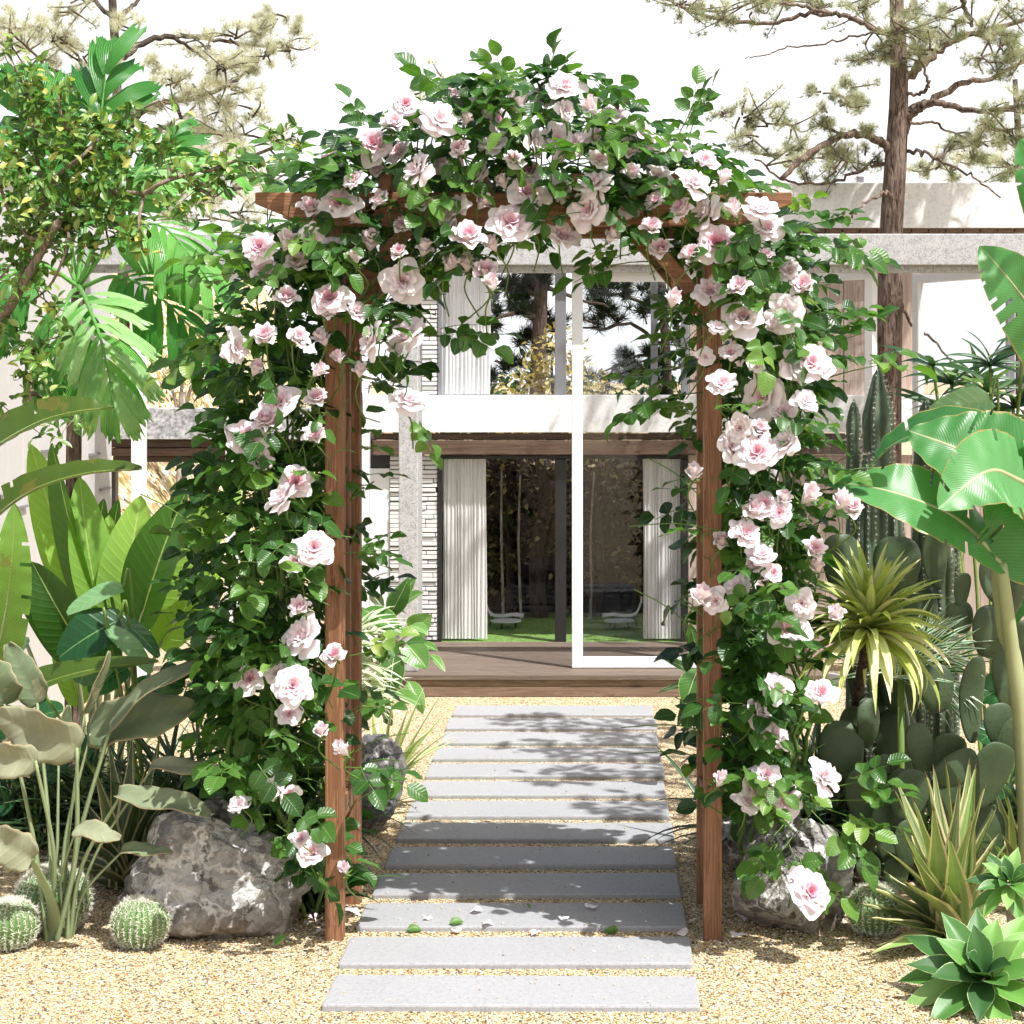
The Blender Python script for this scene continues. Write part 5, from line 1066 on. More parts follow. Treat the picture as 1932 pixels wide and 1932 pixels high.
# ---- columnar cacti
M_colu = cactus_mat('column_cactus_skin', (.055, .09, .06), (.15, .20, .12))
def column(px, pt, w, Y, lab, ribs=6, ph0=.2):
    c = at(px, pt, Y); H = c[2]; R = S(w / 2, Y); b = V3(c[0], c[1], 0); t = thing('column_cactus', lab, 'cactus', b, 'column cacti'); mb = MB(); nu = ribs * 8; nv = 44; vs = []
    lean = rng.normal(0, .012)
    for i in range(nv + 1):
        z = H * i / nv; f = min(1, ((H - z) / (R * 3.2) + .001)) ** .55; f *= .94 + .06 * math.sin(z * 26)
        for j in range(nu):
            th = 2 * PI * j / nu + ph0; r = R * f * (.62 + .42 * abs(math.cos((th - ph0) * ribs / 2)) ** .9); vs.append((b[0] + r * math.cos(th) + lean * z, b[1] + r * math.sin(th), z - .02 * (i == 0)))
    q = [(i * nu + j, i * nu + (j + 1) % nu, (i + 1) * nu + (j + 1) % nu, (i + 1) * nu + j) for i in range(nv) for j in range(nu)]
    mb.add(vs, q, rnd=.5); mb.build('stem', M_colu, t); mb = MB(); C = []; D = []
    for k in range(ribs):
        th = 2 * PI * k / ribs + ph0
        z = H - .012
        while z > .05:
            f = min(1, ((H - z) / (R * 3.2) + .001)) ** .55; r = R * f * 1.03; C.append(V3(b[0] + r * math.cos(th) + lean * z, b[1] + r * math.sin(th), z)); D.append(V3(math.cos(th), math.sin(th), .15)); z -= .021
    tufts(mb, np.array(C), np.array(D) * .5, 7, .013, .0011, np.full(len(C), .5), .9); mb.build('spines', M_spine, t)
for a in ((1650, 692, 62, 7.6, 'tallest column cactus with spiny ribs in front of the pine trunk', 6, .15), (1608, 752, 30, 7.75, 'thin column cactus just left of the tallest one'), (1738, 752, 48, 7.7, 'column cactus right of the pine trunk, second tallest', 6, .4), (1760, 806, 24, 7.5, 'short column cactus in front of the second tallest one'), (1796, 790, 30, 7.6, 'column cactus at the right end of the row beside the lady palm', 5, .3), (1640, 850, 34, 7.2, 'column cactus standing behind the roses, below the tallest one', 6, .5), (1700, 900, 34, 7.2, 'column cactus shaded by the big banana leaf'), (1780, 985, 44, 7.1, 'dark thick column cactus shaded beside the banana stem', 6, .1), (1636, 1080, 30, 6.45, 'pale fuzzy column cactus rising just above the olive tuft', 8, 0)): column(*a)
# ---- lady palm
M_lady = leaf_mat('lady_palm_leaf', [(0, (.02, .06, .028)), (.6, (.045, .11, .04)), (1, (.13, .22, .06))], stripes=12, stripe_amt=.2, rough=.35, transl=.25)
t = thing('lady_palm', 'dark green lady palm with finger like blades at the right edge', 'palm', (at(1880, 0, 8.1)[0], 8.1, 0)); st = MB(); fo = MB()
for px, py, k in ((1795, 725, 10), (1868, 690, 10), (1912, 770, 10), (1838, 795, 10), (1775, 775, 9), (1930, 660, 10), (1860, 740, 9), (1900, 830, 9), (1820, 840, 8), (1950, 720, 9), (1760, 690, 7), (1840, 720, 9), (1880, 800, 9), (1925, 820, 9)):
    Y = 8.1 + rng.uniform(-.25, .3); h = at(px, py, Y); b = V3(at(1880 + (px - 1860) * .3, 0, 8.1)[0], 8.1 + rng.uniform(-.1, .1), -.02)
    tube(st, spline([b, V3(b[0] * .5 + h[0] * .5, 8.1, h[2] * .6), h], 5), .007, 6)
    out = nz(V3(h[0] - at(1870, 0, 8.1)[0], -.12, .14))
    for i in range(k):
        a = (i / (k - 1) - .5) * 3.9; s = nz(np.cross(out, (0, 0, 1))); d = out * math.cos(a) + s * math.sin(a) + V3(0, 0, .22)
        leaf(fo, h, d, nz(V3(0, -.55, 1) + out * .2), rng.uniform(.17, .27), .036, 'strap', 7, 3, rng.uniform(.4, 1.2), .22, float(np.clip(rng.normal(.45, .3), 0, 1)))
st.build('canes', M_stem, t); fo.build('fronds', M_lady, t)
# ---- banana plants
M_ban = leaf_mat('banana_leaf', [(0, (.03, .13, .04)), (.5, (.06, .22, .06)), (1, (.12, .33, .11))], mid=(.36, .40, .2), midw=.035, edge=(.30, .27, .09), edgew=.965, bumpk=.12, pinnate=190, stripe_amt=.28, rough=.36, transl=.35, tcol=(1.4, 1.6, .8))
M_band = leaf_mat('dark_banana_leaf', [(0, (.05, .075, .012)), (.5, (.075, .14, .02)), (1, (.16, .32, .05))], mid=(.25, .32, .08), midw=.03, pinnate=150, stripe_amt=.25, rough=.35, transl=.3, patch=(.16, .13, .03))
M_pseud = plain_mat('banana_stalk', (.34, .37, .19), .45, .4, .35, 7)
def bigleaf(mb, pts, W, nrm, rnd, prof='paddle', fold=.12, cols=14, wave=.05, stalk=None, n=18, ripple=.012, tears=0):
    """blade along a 3D midrib"""
    c = spline(pts, n); m = len(c); t = np.linspace(0, 1, m); w = np.maximum(PROF[prof](t), .02) * W / 2; tg = np.gradient(c, axis=0); s = np.linspace(-1, 1, cols + 1); V = []; ph = rng.random() * 6
    for i in range(m):
        T = nz(tg[i]); x = nz(np.cross(T, nrm)); nn = np.cross(x, T)
        hh = np.abs(s) * w[i] * fold * 2 + wave * W * np.sin(t[i] * 7 + ph + s) * s * s + ripple * W * np.sin(t[i] * 55 + ph) * np.abs(s)
        V.append(c[i] + np.outer(s * w[i], x) + np.outer(hh, nn))
    V = np.concatenate(V); uv = np.stack(np.broadcast_arrays(s[None], t[:, None]), -1).reshape(-1, 2); k = cols + 1
    cut = {}
    for _ in range(tears): cut[(int(rng.integers(m // 6, m - 6)), int(rng.integers(2)))] = int(rng.integers(1, cols // 2 - 1))      # wind tears along the veins
    q = [(i * k + j, i * k + j + 1, (i + 1) * k + j + 1, (i + 1) * k + j) for i in range(m - 1) for j in range(cols) if not (j < cut.get((i, 0), 0) or j >= cols - cut.get((i, 1), 0))]
    mb.add(V, q, uv=uv, rnd=rnd)
    if stalk is not None: tube(stalk, c - np.array(nrm) * .004, np.linspace(W * .045, W * .008, m), 8)
b0 = at(1950, 0, 6.05); t = thing('banana_plant', 'banana plant with huge bright striped leaves at the right edge', 'banana plant', (b0[0], 6.05, 0))
lf = MB(); sk = MB()
def bl(pts, W, nrm, rnd, **k):
    m = MB(); bigleaf(m, [at(*p) for p in pts], W, nz(nrm), rnd, stalk=sk, tears=9, **k); m.build('leaf', M_ban, t)
bl([(1888, 1062, 5.92), (1815, 985, 5.82), (1735, 945, 5.78), (1640, 918, 5.8), (1520, 905, 5.95)], .25, (.25, -.72, .68), .75, fold=.05)
bl([(1985, 1075, 6.0), (1905, 925, 5.9), (1820, 855, 5.85), (1715, 812, 5.9)], .40, (-.25, -.72, .65), .5, fold=.10)
bl([(2010, 960, 6.0), (1920, 905, 5.8), (1860, 890, 5.7), (1770, 960, 5.62)], .30, (.1, -.9, .5), .95, fold=.05)
bl([(2070, 800, 6.3), (1985, 640, 6.2), (1910, 535, 6.15), (1850, 464, 6.2)], .24, (-.35, -.85, .4), .8, fold=.06)
bl([(1990, 470, 6.3), (1955, 350, 6.3), (1925, 262, 6.35)], .13, (-.6, -.7, .2), .6)
bl([(1960, 900, 6.5), (1820, 800, 6.7), (1700, 830, 6.8), (1640, 880, 6.85)], .2, (.1, -.4, .9), .2, fold=.12)
for pts, r0, r1 in (([(1950, 2250, 6.05), (1935, 1500, 6.03), (1912, 1250, 5.98), (1888, 1062, 5.92)], 18, 12), ([(1960, 2250, 6.1), (1925, 1350, 6.06), (1892, 1180, 6.0), (1880, 1000, 5.95), (1900, 905, 5.9)], 16, 10), ([(2000, 2200, 6.2), (2060, 1100, 6.2), (2070, 800, 6.3)], 16, 10), ([(1995, 2200, 6.2), (2000, 800, 6.25), (1990, 470, 6.3)], 14, 8)):
    q = spline([at(*p) for p in pts], 8); q[0][2] = max(q[0][2], -.05); q = q[q[:, 2] > -.1]; tube(sk, q, np.linspace(S(r0, 6), S(r1, 6), len(q)), 12)
sk.build('stalks', M_pseud, t)
b0 = at(-120, 0, 6.35); t = thing('banana_plant', 'banana plant whose dark arching leaves reach in from the left edge', 'banana plant', (b0[0], 6.35, 0)); sk = MB()
def bl(pts, W, nrm, rnd, mat=M_band, **k):
    m = MB(); bigleaf(m, [at(*p) for p in pts], W, nz(nrm), rnd, stalk=sk, tears=6, **k); m.build('leaf', mat, t)
bl([(-110, 930, 6.35), (-20, 850, 6.3), (70, 797, 6.25), (150, 775, 6.2), (216, 770, 6.2)], .17, (-.1, -.55, .8), .35, fold=.2)
bl([(-110, 1090, 6.3), (-20, 985, 6.2), (60, 925, 6.15), (160, 893, 6.1), (268, 884, 6.1)], .16, (-.1, -.5, .8), .3, fold=.2)
bl([(-30, 1330, 6.2), (5, 1180, 6.1), (22, 1060, 6.05), (28, 950, 6.05)], .15, (.25, -.95, .15), .95, fold=.05)
bl([(-10, 1335, 6.05), (80, 1290, 6.0), (180, 1262, 5.95), (300, 1248, 5.95)], .10, (.05, -.62, .78), .45, fold=.22)
for pts in ([(-120, 2250, 6.35), (-125, 1300, 6.35), (-110, 930, 6.35)], [(-120, 2250, 6.35), (-125, 1300, 6.3), (-110, 1090, 6.3)], [(-110, 2250, 6.35), (-80, 1500, 6.3), (-30, 1330, 6.2)], [(-100, 2250, 6.3), (-60, 1500, 6.2), (-10, 1335, 6.05)]):
    q = spline([at(*p) for p in pts], 8); q = q[q[:, 2] > -.1]; tube(sk, q, .018, 10)
sk.build('stalks', M_pseud, t)
# ---- bright paddle leaves (bird of paradise) at left
M_padd = leaf_mat('paddle_leaf', [(0, (.03, .085, .015)), (.35, (.06, .17, .025)), (.7, (.15, .34, .045)), (1, (.29, .48, .10))], mid=(.42, .52, .2), midw=.03, pinnate=45, stripe_amt=.12, rough=.33, transl=.38, tcol=(1.5, 1.6, .6))
b0 = at(190, 0, 7.3); t = thing('bird_of_paradise', 'clump of upright bright green paddle leaves between the board wall and the roses', 'bird of paradise', (b0[0], 7.3, 0)); sk = MB()
for base, tip, W, rn, nrm, dY in (((158, 1150), (58, 838), 92, .95, (.35, -.9, .2), 0), ((178, 1165), (98, 836), 84, .4, (-.6, -.75, .2), -.05), ((188, 1160), (150, 900), 88, .85, (.5, -.85, .2), -.12), ((232, 1195), (266, 935), 110, .98, (.1, -.95, .2), -.1), ((262, 1180), (352, 925), 118, .38, (-.35, -.9, .25), -.18), ((268, 1140), (455, 920), 112, .98, (.3, -.85, .45), -.05), ((206, 1150), (206, 972), 66, .95, (0, -.95, .2), .05), ((140, 1250), (18, 1035), 84, .22, (.5, -.8, .3), -.15), ((170, 1250), (60, 1060), 100, .15, (-.2, -.9, .4), -.2), ((186, 1060), (196, 940), 38, .15, (.2, -.9, .2), .25), ((214, 1060), (224, 942), 40, .2, (-.2, -.9, .2), .25), ((150, 1330), (110, 1150), 60, .9, (.3, -.9, .3), .1), ((30, 1160), (20, 1080), 40, .95, (.3, -.9, .2), .1), ((300, 1220), (420, 1060), 80, .9, (.4, -.8, .4), .1)):
    Y = 7.2 + dY; a = at(*base, Y + .05); b = at(*tip, Y - .05 if rn < .5 else Y + .08); m = MB()
    bigleaf(m, [a, (a + b) / 2 + V3(0, -.03, .01), b], S(W, Y), nz(nrm), rn, fold=.18, cols=8, wave=.02, n=12, ripple=.0); m.build('leaf', M_padd, t)
    q = spline([V3(b0[0] + (base[0] - 190) * .0008, 7.3 + dY * .3, -.02), (V3(b0[0], 7.3, 0) * .4 + a * .6) * V3(1, 1, .9), a, a * .5 + b * .5 + V3(0, .004, 0)], 6); tube(sk, q, np.linspace(.011, .004, len(q)), 7)
sk.build('stalks', M_pseud, t)
# ---- heart leaved philodendrons
M_phil = leaf_mat('heart_leaf', [(0, (.015, .07, .025)), (.5, (.04, .16, .045)), (1, (.20, .38, .18))], mid=(.2, .34, .14), midw=.025, pinnate=22, stripe_amt=.2, rough=.33, transl=.3)
def phil(lab, px, Y, leaves, group='heart leaved plants'):
    b = at(px, 0, Y); b[2] = 0; t = thing('heart_leaf_plant', lab, 'foliage plant', (b[0], Y, 0), group); sk = MB()
    for (bx, by), (tx, ty), W, rn, nrm, dY in leaves:
        a = at(bx, by, Y + dY); e = at(tx, ty, Y + dY - .04); m = MB(); leafpp(m, a, e, S(W, Y), nz(nrm), prof='round', seg=12, cols=8, bend=.6, fold=.1, rnd=rn, wave=.04); m.build('leaf', M_phil, t)
        up = V3(0, .03, S(45, Y)); q = spline([V3(b[0] + rng.normal(0, .02), Y + rng.normal(0, .02), -.02), (b + a) / 2 * V3(1, 1, .9) + up * .4, a + up * .35 + (a - e) * .12, a], 6); tube(sk, q, .005, 6)
    sk.build('stalks', M_stem, t)
phil('heart leaved plant with dark glossy and pale teal leaves below the paddle leaves', 290, 6.75, [((232, 1110), (128, 1160), 52, 1, (-.1, -.55, .8), 0), ((225, 1170), (112, 1240), 92, .1, (-.2, -.9, .4), -.05), ((196, 1205), (150, 1290), 96, .6, (.2, -.9, .3), -.02), ((205, 1185), (285, 1270), 40, .95, (.4, -.7, .6), -.1), ((220, 1165), (300, 1240), 40, .4, (.5, -.6, .6), 0), ((200, 1150), (240, 1190), 30, .8, (.5, -.7, .5), 0), ((240, 1260), (170, 1310), 60, .5, (0, -.8, .6), 0), ((300, 1290), (240, 1330), 60, .3, (0, -.8, .6), .1), ((30, 1240), (55, 1205), 34, .9, (0, -.8, .6), -.2)])
phil('heart leaved plant with a pale teal leaf arching in front of the lady palm', 1900, 7.4, [((1870, 755), (1752, 790), 70, 1, (-.1, -.75, .65), 0), ((1930, 900), (1860, 960), 70, .3, (0, -.8, .6), 0)])
phil('low heart leaved plant in the shade behind the right prickly pears', 1880, 7.0, [((1925, 1215), (1860, 1240), 60, .5, (0, -.6, .8), 0), ((1915, 1290), (1850, 1320), 70, .4, (0, -.7, .7), 0), ((1940, 1340), (1880, 1300), 70, .2, (0, -.7, .7), 0), ((1900, 1170), (1945, 1130), 50, .6, (0, -.7, .7), 0), ((1905, 1360), (1850, 1400), 60, .35, (0, -.7, .7), -.1), ((1930, 1060), (1910, 1010), 50, .5, (.1, -.7, .7), 0), ((1900, 1480), (1850, 1500), 60, .1, (.1, -.7, .7), -.2)])
phil('low dark heart leaved plant in the shade at the left edge behind the stalks', 70, 6.9, [((60, 1420), (10, 1450), 60, .2, (0, -.7, .7), 0), ((80, 1480), (130, 1440), 60, .1, (0, -.7, .7), 0), ((20, 1500), (-20, 1540), 60, .15, (0, -.7, .7), 0), ((120, 1400), (170, 1430), 60, .25, (0, -.7, .7), 0), ((60, 1360), (120, 1340), 60, .3, (0, -.7, .7), .1), ((20, 1380), (-20, 1340), 70, .1, (0, -.7, .7), .1)])
# ---- grey green paddle plant in the left foreground
M_kal = leaf_mat('grey_felt_leaf', [(0, (.11, .16, .085)), (.5, (.19, .23, .135)), (1, (.31, .315, .215))], rough=.75, transl=.1, spec=.15, patch=(.33, .3, .19), edge=(.30, .25, .15), edgew=.95, pinnate=18, stripe_amt=.1)
M_kals = plain_mat('grey_green_stalk', (.27, .33, .17), .7, .2, .3, 12)
c = at(108, 1770, 5.82); c[2] = 0; t = thing('grey_paddle_plant', 'grey green plant with flat fleshy stalks and felted paddle leaves, left foreground', 'succulent', c); sk = MB()
for base, tip, W, rn, nrm, dY, bx, sw in (((150, 1412), (-8, 1345), 96, .95, (.15, -.95, -.15), -.12, 0, 17), ((70, 1435), (-40, 1425), 66, .95, (.1, -.97, -.1), -.2, -12, 15), ((62, 1620), (-30, 1570), 74, .9, (.1, -.97, 0), -.22, -8, 17), ((203, 1375), (408, 1232), 58, .45, (-.35, -.45, .8), -.02, 14, 17), ((165, 1385), (370, 1335), 92, .3, (.0, -.85, .5), .06, 6, 13), ((222, 1500), (398, 1535), 52, .55, (.0, -.55, .85), -.1, 16, 14), ((285, 1445), (430, 1462), 38, .85, (0, -.6, .8), .0, 12, 10), ((140, 1566), (226, 1585), 44, .8, (-.2, -.5, .8), -.2, 10, 8), ((228, 1605), (325, 1612), 34, .5, (0, -.6, .8), -.08, 18, 8), ((158, 1345), (206, 1228), 20, .35, (.8, -.6, .1), -.1, 4, 10), ((72, 1330), (12, 1215), 60, .3, (.5, -.85, .1), .08, -6, 14), ((10, 1330), (-40, 1240), 90, .3, (.2, -.95, .1), -.1, -10, 14), ((110, 1440), (128, 1330), 30, .3, (.4, -.8, .1), .1, 0, 12)):
    a = at(*base, 5.82 + dY); e = at(*tip, 5.82 + dY - .03); m = MB(); leafpp(m, a, e, S(W, 5.8), nz(nrm), prof='round', seg=22, cols=10, bend=.4, fold=.14, rnd=rn, wave=.12, scal=.06, twist=rng.normal(0, .15))
    o = m.build('leaf', M_kal, t); md = o.modifiers.new('thickness', 'SOLIDIFY'); md.thickness = .0035; md.offset = 0
    b = V3(c[0] + S(bx * 1.3, 5.82), c[1] + rng.uniform(-.03, .03), -.02); dirn = nz(a - e)
    q = spline([b, b * .55 + a * .45 + V3(0, 0, .02) + dirn * .03, a + (e - a) * .03], 8); tube(sk, q, np.linspace(S(sw * .95, 5.8), S(sw * .48, 5.8), len(q)), 8, flat=.4)
sk.build('stalks', M_kals, t)
# ---- dark grassy clumps behind the left roses
M_liri = leaf_mat('dark_grass_blade', [(0, (.018, .045, .02)), (.7, (.045, .10, .035)), (1, (.14, .2, .08))], stripes=8, stripe_amt=.2, rough=.35, transl=.2)
def clump(lab, px, Y, n, L, W, spread, name='grass_clump', mat=M_liri, cat='grass plant', g='dark grassy clumps'):
    b = at(px, 0, Y); b[2] = 0; t = thing(name, lab, cat, b, g); mb = MB()
    for _ in range(n):
        az = rng.random() * 2 * PI; e = math.radians(rng.uniform(38, 86)); d = V3(math.cos(az) * math.cos(e), math.sin(az) * math.cos(e) - .08, math.sin(e))
        leaf(mb, b + V3(rng.normal(0, spread), rng.normal(0, spread), 0), d, nz(V3(-math.cos(az) * math.sin(e), -math.sin(az) * math.sin(e) - .2, math.cos(e) + .05)), L * rng.uniform(.6, 1.1), W * rng.uniform(.7, 1.2), 'strap', 9, 2, rng.uniform(.5, 1.7), .25, float(np.clip(rng.normal(.45, .3), 0, 1)), bpow=1.3)
    mb.build('blades', mat, t)
clump('dark grassy clump behind the roses left of the arch, nearest the paddle leaves', 350, 6.75, 130, .62, .024, .06)
clump('dark grassy clump behind the roses left of the arch, in the middle', 440, 6.7, 130, .66, .024, .06)
clump('dark grassy clump behind the roses left of the arch, nearest the left post', 530, 6.75, 120, .6, .024, .06)
clump('small dark grassy clump at the foot of the left front post', 592, 6.12, 40, .3, .02, .03)
clump('dark grassy clump behind the roses right of the arch', 1455, 6.85, 110, .45, .024, .06)
clump('dark grassy clump between the roses and the prickly pears', 1540, 6.8, 130, .62, .026, .06)
clump('dark grassy clump at the foot of the right prickly pears', 1745, 6.55, 90, .42, .022, .06)
clump('dark grassy clump at the far right behind the agaves', 1900, 6.9, 100, .5, .024, .06)
clump('dark grassy clump at the left edge behind the stalks', 30, 7.0, 120, .5, .024, .06)
clump('dark grassy clump behind the striped agave at left', 170, 6.95, 120, .5, .024, .06)
# ---- rubber plants
M_rub = leaf_mat('rubber_leaf', [(0, (.10, .085, .045)), (.2, (.05, .10, .04)), (.6, (.09, .22, .05)), (1, (.22, .40, .13))], mid=(.5, .55, .38), midw=.035, pinnate=40, stripe_amt=.12, rough=.28, transl=.28, edge=(.34, .46, .2), edgew=.95)
def rubber(lab, px, Y, leaves, st):
    b = at(px, 0, Y); b[2] = 0; t = thing('rubber_plant', lab, 'rubber plant', b, 'rubber plants by the arch'); sk = MB()
    for (bx, by), (tx, ty), W, rn, nrm, dY in leaves:
        a = at(bx, by, Y + dY); e = at(tx, ty, Y + dY - .05); m = MB(); leafpp(m, a, e, S(W, Y), nz(nrm), prof='oval', seg=10, cols=8, bend=.55, fold=.14, rnd=rn, wave=.03); m.build('leaf', M_rub, t)
        j = at(px, by + 26, Y); tube(sk, spline([j, j * .4 + a * .6 + V3(0, 0, -.01), a], 4), .004, 6)
    tube(sk, spline([b - V3(0, 0, .03), at(px, st + 100, Y) + V3(.02, 0, 0), at(px, st, Y)], 6), .011, 8); sk.build('stems', M_twig, t)
rubber('rubber plant with broad glossy leaves behind the left post of the arch', 712, 8.0, [((735, 1165), (786, 1090), 44, .65, (-.3, -.85, .4), 0), ((735, 1160), (772, 1088), 38, .55, (.4, -.8, .4), -.05), ((760, 1140), (800, 1118), 28, .7, (0, -.7, .7), .1), ((684, 1150), (764, 1200), 46, .6, (.1, -.75, .65), -.1), ((775, 1195), (815, 1160), 48, .98, (.1, -.9, .3), .05), ((767, 1215), (806, 1262), 52, .75, (.1, -.9, .35), -.1), ((744, 1235), (736, 1316), 52, .4, (-.1, -.95, .3), -.12), ((700, 1240), (660, 1270), 46, .4, (-.2, -.8, .6), -.05), ((770, 1285), (798, 1348), 34, .85, (.3, -.85, .4), .1), ((740, 1310), (795, 1330), 34, .8, (.1, -.7, .7), 0), ((812, 1235), (840, 1268), 18, .8, (.3, -.7, .6), 0), ((720, 1180), (770, 1205), 30, .05, (0, .5, .8), 0), ((730, 1150), (770, 1160), 28, .05, (0, .5, .8), 0), ((740, 1210), (765, 1240), 34, .05, (.2, -.7, .6), .05), ((700, 1120), (725, 1150), 24, .1, (0, -.7, .6), 0), ((690, 1180), (655, 1150), 44, .9, (-.1, -.8, .6), 0), ((720, 1300), (690, 1350), 44, .85, (-.1, -.9, .4), 0), ((700, 1310), (740, 1370), 40, .1, (.1, -.9, .4), .1), ((792, 1215), (826, 1228), 20, .7, (0, -.6, .8), 0), ((776, 1180), (808, 1196), 26, .9, (0, -.6, .8), 0)], 1150)
t = thing('spider_plant', 'white striped spider plant among the rubber leaves left of the path', 'spider plant', (at(690, 0, 7.8)[0], 7.8, 0)); mb = MB(); c = at(672, 1240, 7.8); tube(mb, [V3(c[0], 7.8, -.02), c], [.012, .012], 7); mb.build('stem', M_stem, t); mb = MB()
for _ in range(70):
    a = math.radians(rng.uniform(-40, 60)); leaf(mb, c + V3(rng.normal(0, .02), 0, rng.uniform(-.2, .13)), V3(math.cos(a), rng.normal(-.2, .3), math.sin(a) + .2), V3(0, -.6, .8), rng.uniform(.12, .24), .012, 'strap', 8, 2, rng.uniform(.6, 1.6), .2, rng.random())
mb.build('blades', leaf_mat('cream_striped_blade', [(0, (.10, .22, .07)), (1, (.55, .60, .42))], edge=(.7, .72, .58), edgew=.45, rough=.4, transl=.25), t)
rubber('rubber plant with dark drooping leaves behind the right post of the arch', 1335, 7.9, [((1312, 1275), (1245, 1240), 22, .3, (-.1, -.7, .7), 0), ((1312, 1290), (1240, 1308), 16, .3, (-.1, -.6, .8), 0), ((1318, 1260), (1292, 1335), 48, .6, (-.3, -.9, .3), -.05), ((1318, 1230), (1302, 1175), 30, .6, (-.3, -.9, .2), 0), ((1310, 1310), (1278, 1372), 22, .1, (-.2, -.8, .5), 0), ((1306, 1300), (1284, 1340), 22, .3, (-.3, -.8, .4), .05), ((1340, 1270), (1400, 1250), 40, .6, (.2, -.8, .5), 0), ((1340, 1230), (1390, 1180), 40, .7, (.2, -.8, .5), 0)], 1250)
# ---- big leaved palm at the left
M_palm = leaf_mat('palm_leaf', [(0, (.025, .12, .022)), (.45, (.06, .24, .04)), (.8, (.15, .40, .085)), (1, (.32, .54, .24))], stripes=26, stripe_amt=.35, rough=.33, transl=.3, spec=.5, bumpk=.5)
YP = 7.7; b0 = at(140, 0, YP); b0[2] = 0; t = thing('palm', 'tall palm with broad pleated fronds behind the small leaved tree at left', 'palm', b0); mb = MB()
q = spline([b0 - V3(0, 0, .04), at(138, 1200, YP), at(140, 800, YP), at(148, 540, YP)], 10); tube(mb, q, np.linspace(.036, .026, len(q)), 12); mb.build('trunk', M_bark, t)
for (pts, n, L, W, hint, rn) in (
    ([(146, 540, 0), (165, 400, .05), (185, 260, .1), (200, 140, .12)], 7, 130, 56, (-.05, -.98, -.1), .3),
    ([(148, 540, 0), (200, 420, -.05), (270, 330, -.1), (380, 310, -.15)], 9, 120, 46, (-.25, -.6, .75), .9),
    ([(148, 540, 0), (220, 450, -.1), (300, 425, -.25), (375, 500, -.35)], 10, 120, 44, (.35, -.65, .65), .72),
    ([(148, 545, 0), (220, 522, -.1), (300, 560, -.25), (400, 660, -.3)], 11, 105, 40, (.15, -.7, .7), .35),
    ([(148, 540, 0), (160, 560, -.4), (190, 640, -.62), (212, 740, -.68)], 12, 112, 40, (.12, -.96, .2), .92),
    ([(146, 540, 0), (90, 400, .1), (40, 300, .2), (-40, 260, .2)], 9, 120, 48, (.2, -.8, .5), .4),
    ([(146, 540, 0), (80, 500, -.1), (20, 520, -.2), (-40, 600, -.2)], 9, 115, 44, (-.2, -.75, .6), .45),
    ([(146, 540, 0), (120, 380, .3), (90, 270, .4), (60, 190, .4)], 8, 120, 52, (0, -.95, .1), .3),
    ([(148, 540, 0), (190, 420, .2), (230, 340, .3), (300, 280, .3)], 8, 110, 48, (-.2, -.9, .3), .35),
    ([(148, 545, 0), (130, 560, -.3), (110, 640, -.45), (95, 720, -.5)], 9, 90, 40, (-.1, -.95, .2), .5),
    ([(148, 540, 0), (150, 430, .15), (140, 330, .2), (150, 230, .2)], 7, 120, 52, (.1, -.95, -.1), .45)):
    c = spline([at(x, y, YP + d) for x, y, d in pts], 10); m = MB(); tg = np.gradient(c, axis=0); h = nz(hint); tot = len(c)
    tube(m, c, np.linspace(.010, .003, tot), 7, rnd=.85)
    for i in range(n):
        f = .34 + .66 * i / (n - 1); k = min(tot - 1, int(f * (tot - 1))); T = nz(tg[k]); x = nz(np.cross(T, h)); nn = np.cross(x, T)
        for s in (-1, 1):
            a = math.radians(58 - 42 * (i / (n - 1)) ** 1.2 + rng.normal(0, 4)); d = x * s * math.sin(a) + T * math.cos(a)
            leaf(m, c[k], d, nz(nn + V3(0, 0, .25) + rng.normal(0, .08, 3)), S(L, YP) * 1.14 * (.65 + .4 * math.sin(PI * (i + 1) / (n + 1))) * rng.uniform(.9, 1.1), S(W, YP) * rng.uniform(.62, .86), 'palm', 9, 8, rng.uniform(.6, 1.3), .08, float(np.clip(rn + rng.normal(0, .1), 0, 1)), jag=.10, wave=.02)
    m.build('frond', M_palm, t)
# lower fronds glimpsed behind the paddle leaves
# ---- small leaved tree with olive foliage, left foreground
M_oliv = leaf_mat('small_olive_leaf', [(0, (.035, .085, .016)), (.35, (.085, .20, .03)), (.7, (.20, .32, .07)), (.92, (.42, .47, .18)), (1, (.54, .5, .14))], mid=(.3, .33, .12), midw=.05, rough=.35, transl=.25)
YS = 6.75; b0 = at(-60, 0, YS); b0[2] = 0; t = thing('small_leaved_tree', 'small leaved tree with olive foliage and pale crooked twigs, upper left', 'tree', b0); tr = MB(); fo = MB()
br = [((12, 8), [(-60, 2260), (-70, 1300), (-50, 850), (-10, 640), (30, 560), (80, 470), (110, 420)]), ((6, 3), [(110, 420), (128, 398), (165, 366), (220, 362), (272, 364), (305, 345), (345, 332), (395, 322), (440, 305), (500, 285), (548, 262)]), ((5, 2.5), [(110, 420), (60, 450), (10, 380), (-20, 250)]), ((5, 2), [(30, 560), (90, 360), (160, 290), (220, 230), (300, 190)]), ((5, 2), [(90, 400), (70, 300), (60, 200), (30, 130)]), ((4, 2), [(272, 364), (262, 420), (268, 470)]), ((4, 2), [(110, 420), (130, 450), (100, 530), (60, 570)]), ((5, 2), [(-50, 850), (30, 800), (60, 740), (50, 690), (90, 640)]), ((4, 2), [(60, 740), (110, 770), (150, 790)]), ((3, 1.5), [(345, 332), (400, 370), (430, 352)]), ((4, 2), [(-10, 640), (-20, 560), (20, 500)]), ((4, 2), [(160, 290), (120, 230), (110, 180)]), ((3, 1.5), [(220, 362), (200, 420), (210, 480)])]
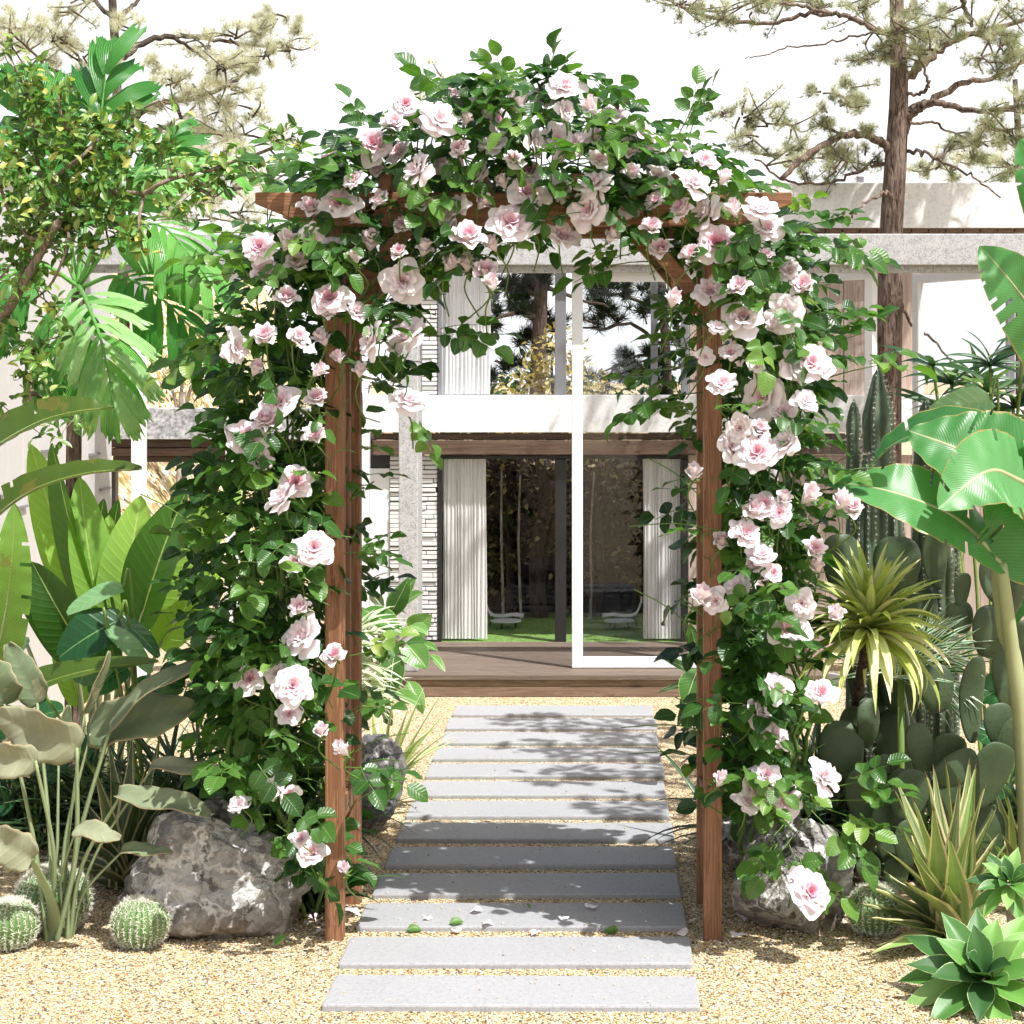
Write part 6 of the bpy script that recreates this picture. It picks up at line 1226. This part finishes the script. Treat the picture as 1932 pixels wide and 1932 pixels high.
for (r0, r1), pp in br:
    q = spline([at(a, b, YS + rng.normal(0, .04)) for a, b in pp], 6); q = q[q[:, 2] > -.06]; tube(tr, q, np.linspace(S(r0, YS), S(r1, YS), len(q)), 7)
allp = np.concatenate([spline([at(a, b, YS) for a, b in pp], 6) for _, pp in br[1:]])
for cx, cy, r, n in ((50, 170, 46, 70), (115, 195, 40, 70), (60, 245, 55, 130), (140, 250, 55, 130), (20, 310, 50, 110), (100, 320, 60, 150), (180, 300, 55, 130), (230, 240, 45, 90), (275, 290, 40, 70), (200, 350, 50, 110), (60, 390, 55, 130), (130, 400, 55, 120), (200, 410, 45, 80), (20, 450, 50, 110), (90, 455, 50, 100), (260, 420, 40, 70), (320, 370, 42, 70), (370, 370, 34, 50), (320, 280, 40, 60), (410, 330, 28, 36), (430, 290, 30, 46), (480, 285, 36, 60), (530, 280, 32, 50), (555, 290, 22, 24), (150, 470, 40, 60), (30, 530, 45, 90), (80, 555, 36, 60), (115, 590, 30, 40), (15, 600, 40, 60), (75, 640, 34, 56), (110, 665, 34, 56), (55, 690, 36, 60), (30, 740, 36, 50), (90, 735, 30, 40), (130, 785, 30, 40), (100, 810, 24, 24), (20, 120, 30, 26), (20, 200, 40, 70), (160, 215, 30, 30), (260, 215, 26, 20), (330, 200, 22, 14), (250, 465, 26, 26), (155, 440, 40, 60), (5, 380, 40, 80), (235, 330, 40, 60), (20, 160, 30, 30), (75, 280, 40, 60), (180, 255, 40, 50)):
    n = int(n * (.74 if cy < 470 else .5)); c = at(cx, cy, YS); R = S(r, YS)
    for k in range(max(3, n // 14)):
        e = c + rng.normal(0, .55, 3) * R; j = allp[np.argmin(((allp - e) ** 2).sum(1))]
        tube(tr, spline([j, (j + e) / 2 + rng.normal(0, .1, 3) * R, e], 4), np.linspace(.0026, .0012, 9), 4, cap=False)
        for i in range(n // max(3, n // 14)):
            p = e + rng.normal(0, .3, 3) * R; d = rng.normal(0, 1, 3) + (p - c) / R * .5
            leaf(fo, p, d, V3(rng.normal(0, .6), rng.normal(-.5, .5), 1), S(rng.uniform(19, 30), YS), S(rng.uniform(11, 15), YS), 'oval', 4, 4, rng.uniform(.1, .8), .2, float(np.clip(rng.normal(.5, .28), 0, 1)))
tr.build('branches', M_twig, t); fo.build('foliage', M_oliv, t)

# ---- leafy tree added out of view at the right so its crown dapples the path
t = thing('shade_tree', 'leafy tree beyond the right edge that dapples the path', 'tree', (2.75, 6.3, 0)); mb = MB(); lm = MB()
tube(mb, spline([V3(2.75, 6.3, -.05), V3(2.7, 6.35, 1.8), V3(2.5, 6.4, 3.2), V3(2.2, 6.5, 3.9)], 6), np.linspace(.09, .04, 19), 10); mb.build('trunk', M_bark, t); mb = MB()
for x, y, z, R, n in ((1.35, 6.75, 3.6, .20, 90), (1.62, 6.2, 3.6, .24, 110), (1.55, 7.3, 3.7, .24, 120), (1.3, 7.95, 3.8, .22, 100), (1.75, 7.75, 3.8, .3, 150), (1.95, 6.9, 3.7, .3, 150), (2.1, 5.6, 3.5, .34, 200), (2.4, 6.3, 3.9, .4, 230), (2.6, 5.7, 3.6, .32, 160), (1.25, 7.35, 3.75, .15, 50)):
    c = V3(x, y, z); tube(mb, spline([V3(2.5, 6.4, 3.2), (V3(2.5, 6.4, 3.4) + c) / 2, c], 5), np.linspace(.025, .006, 11), 6); leafcloud(lm, c, (R, R, R * .5), n, .085, .05)
mb.build('limbs', M_bark, t); lm.build('crown', M_darkg, t)
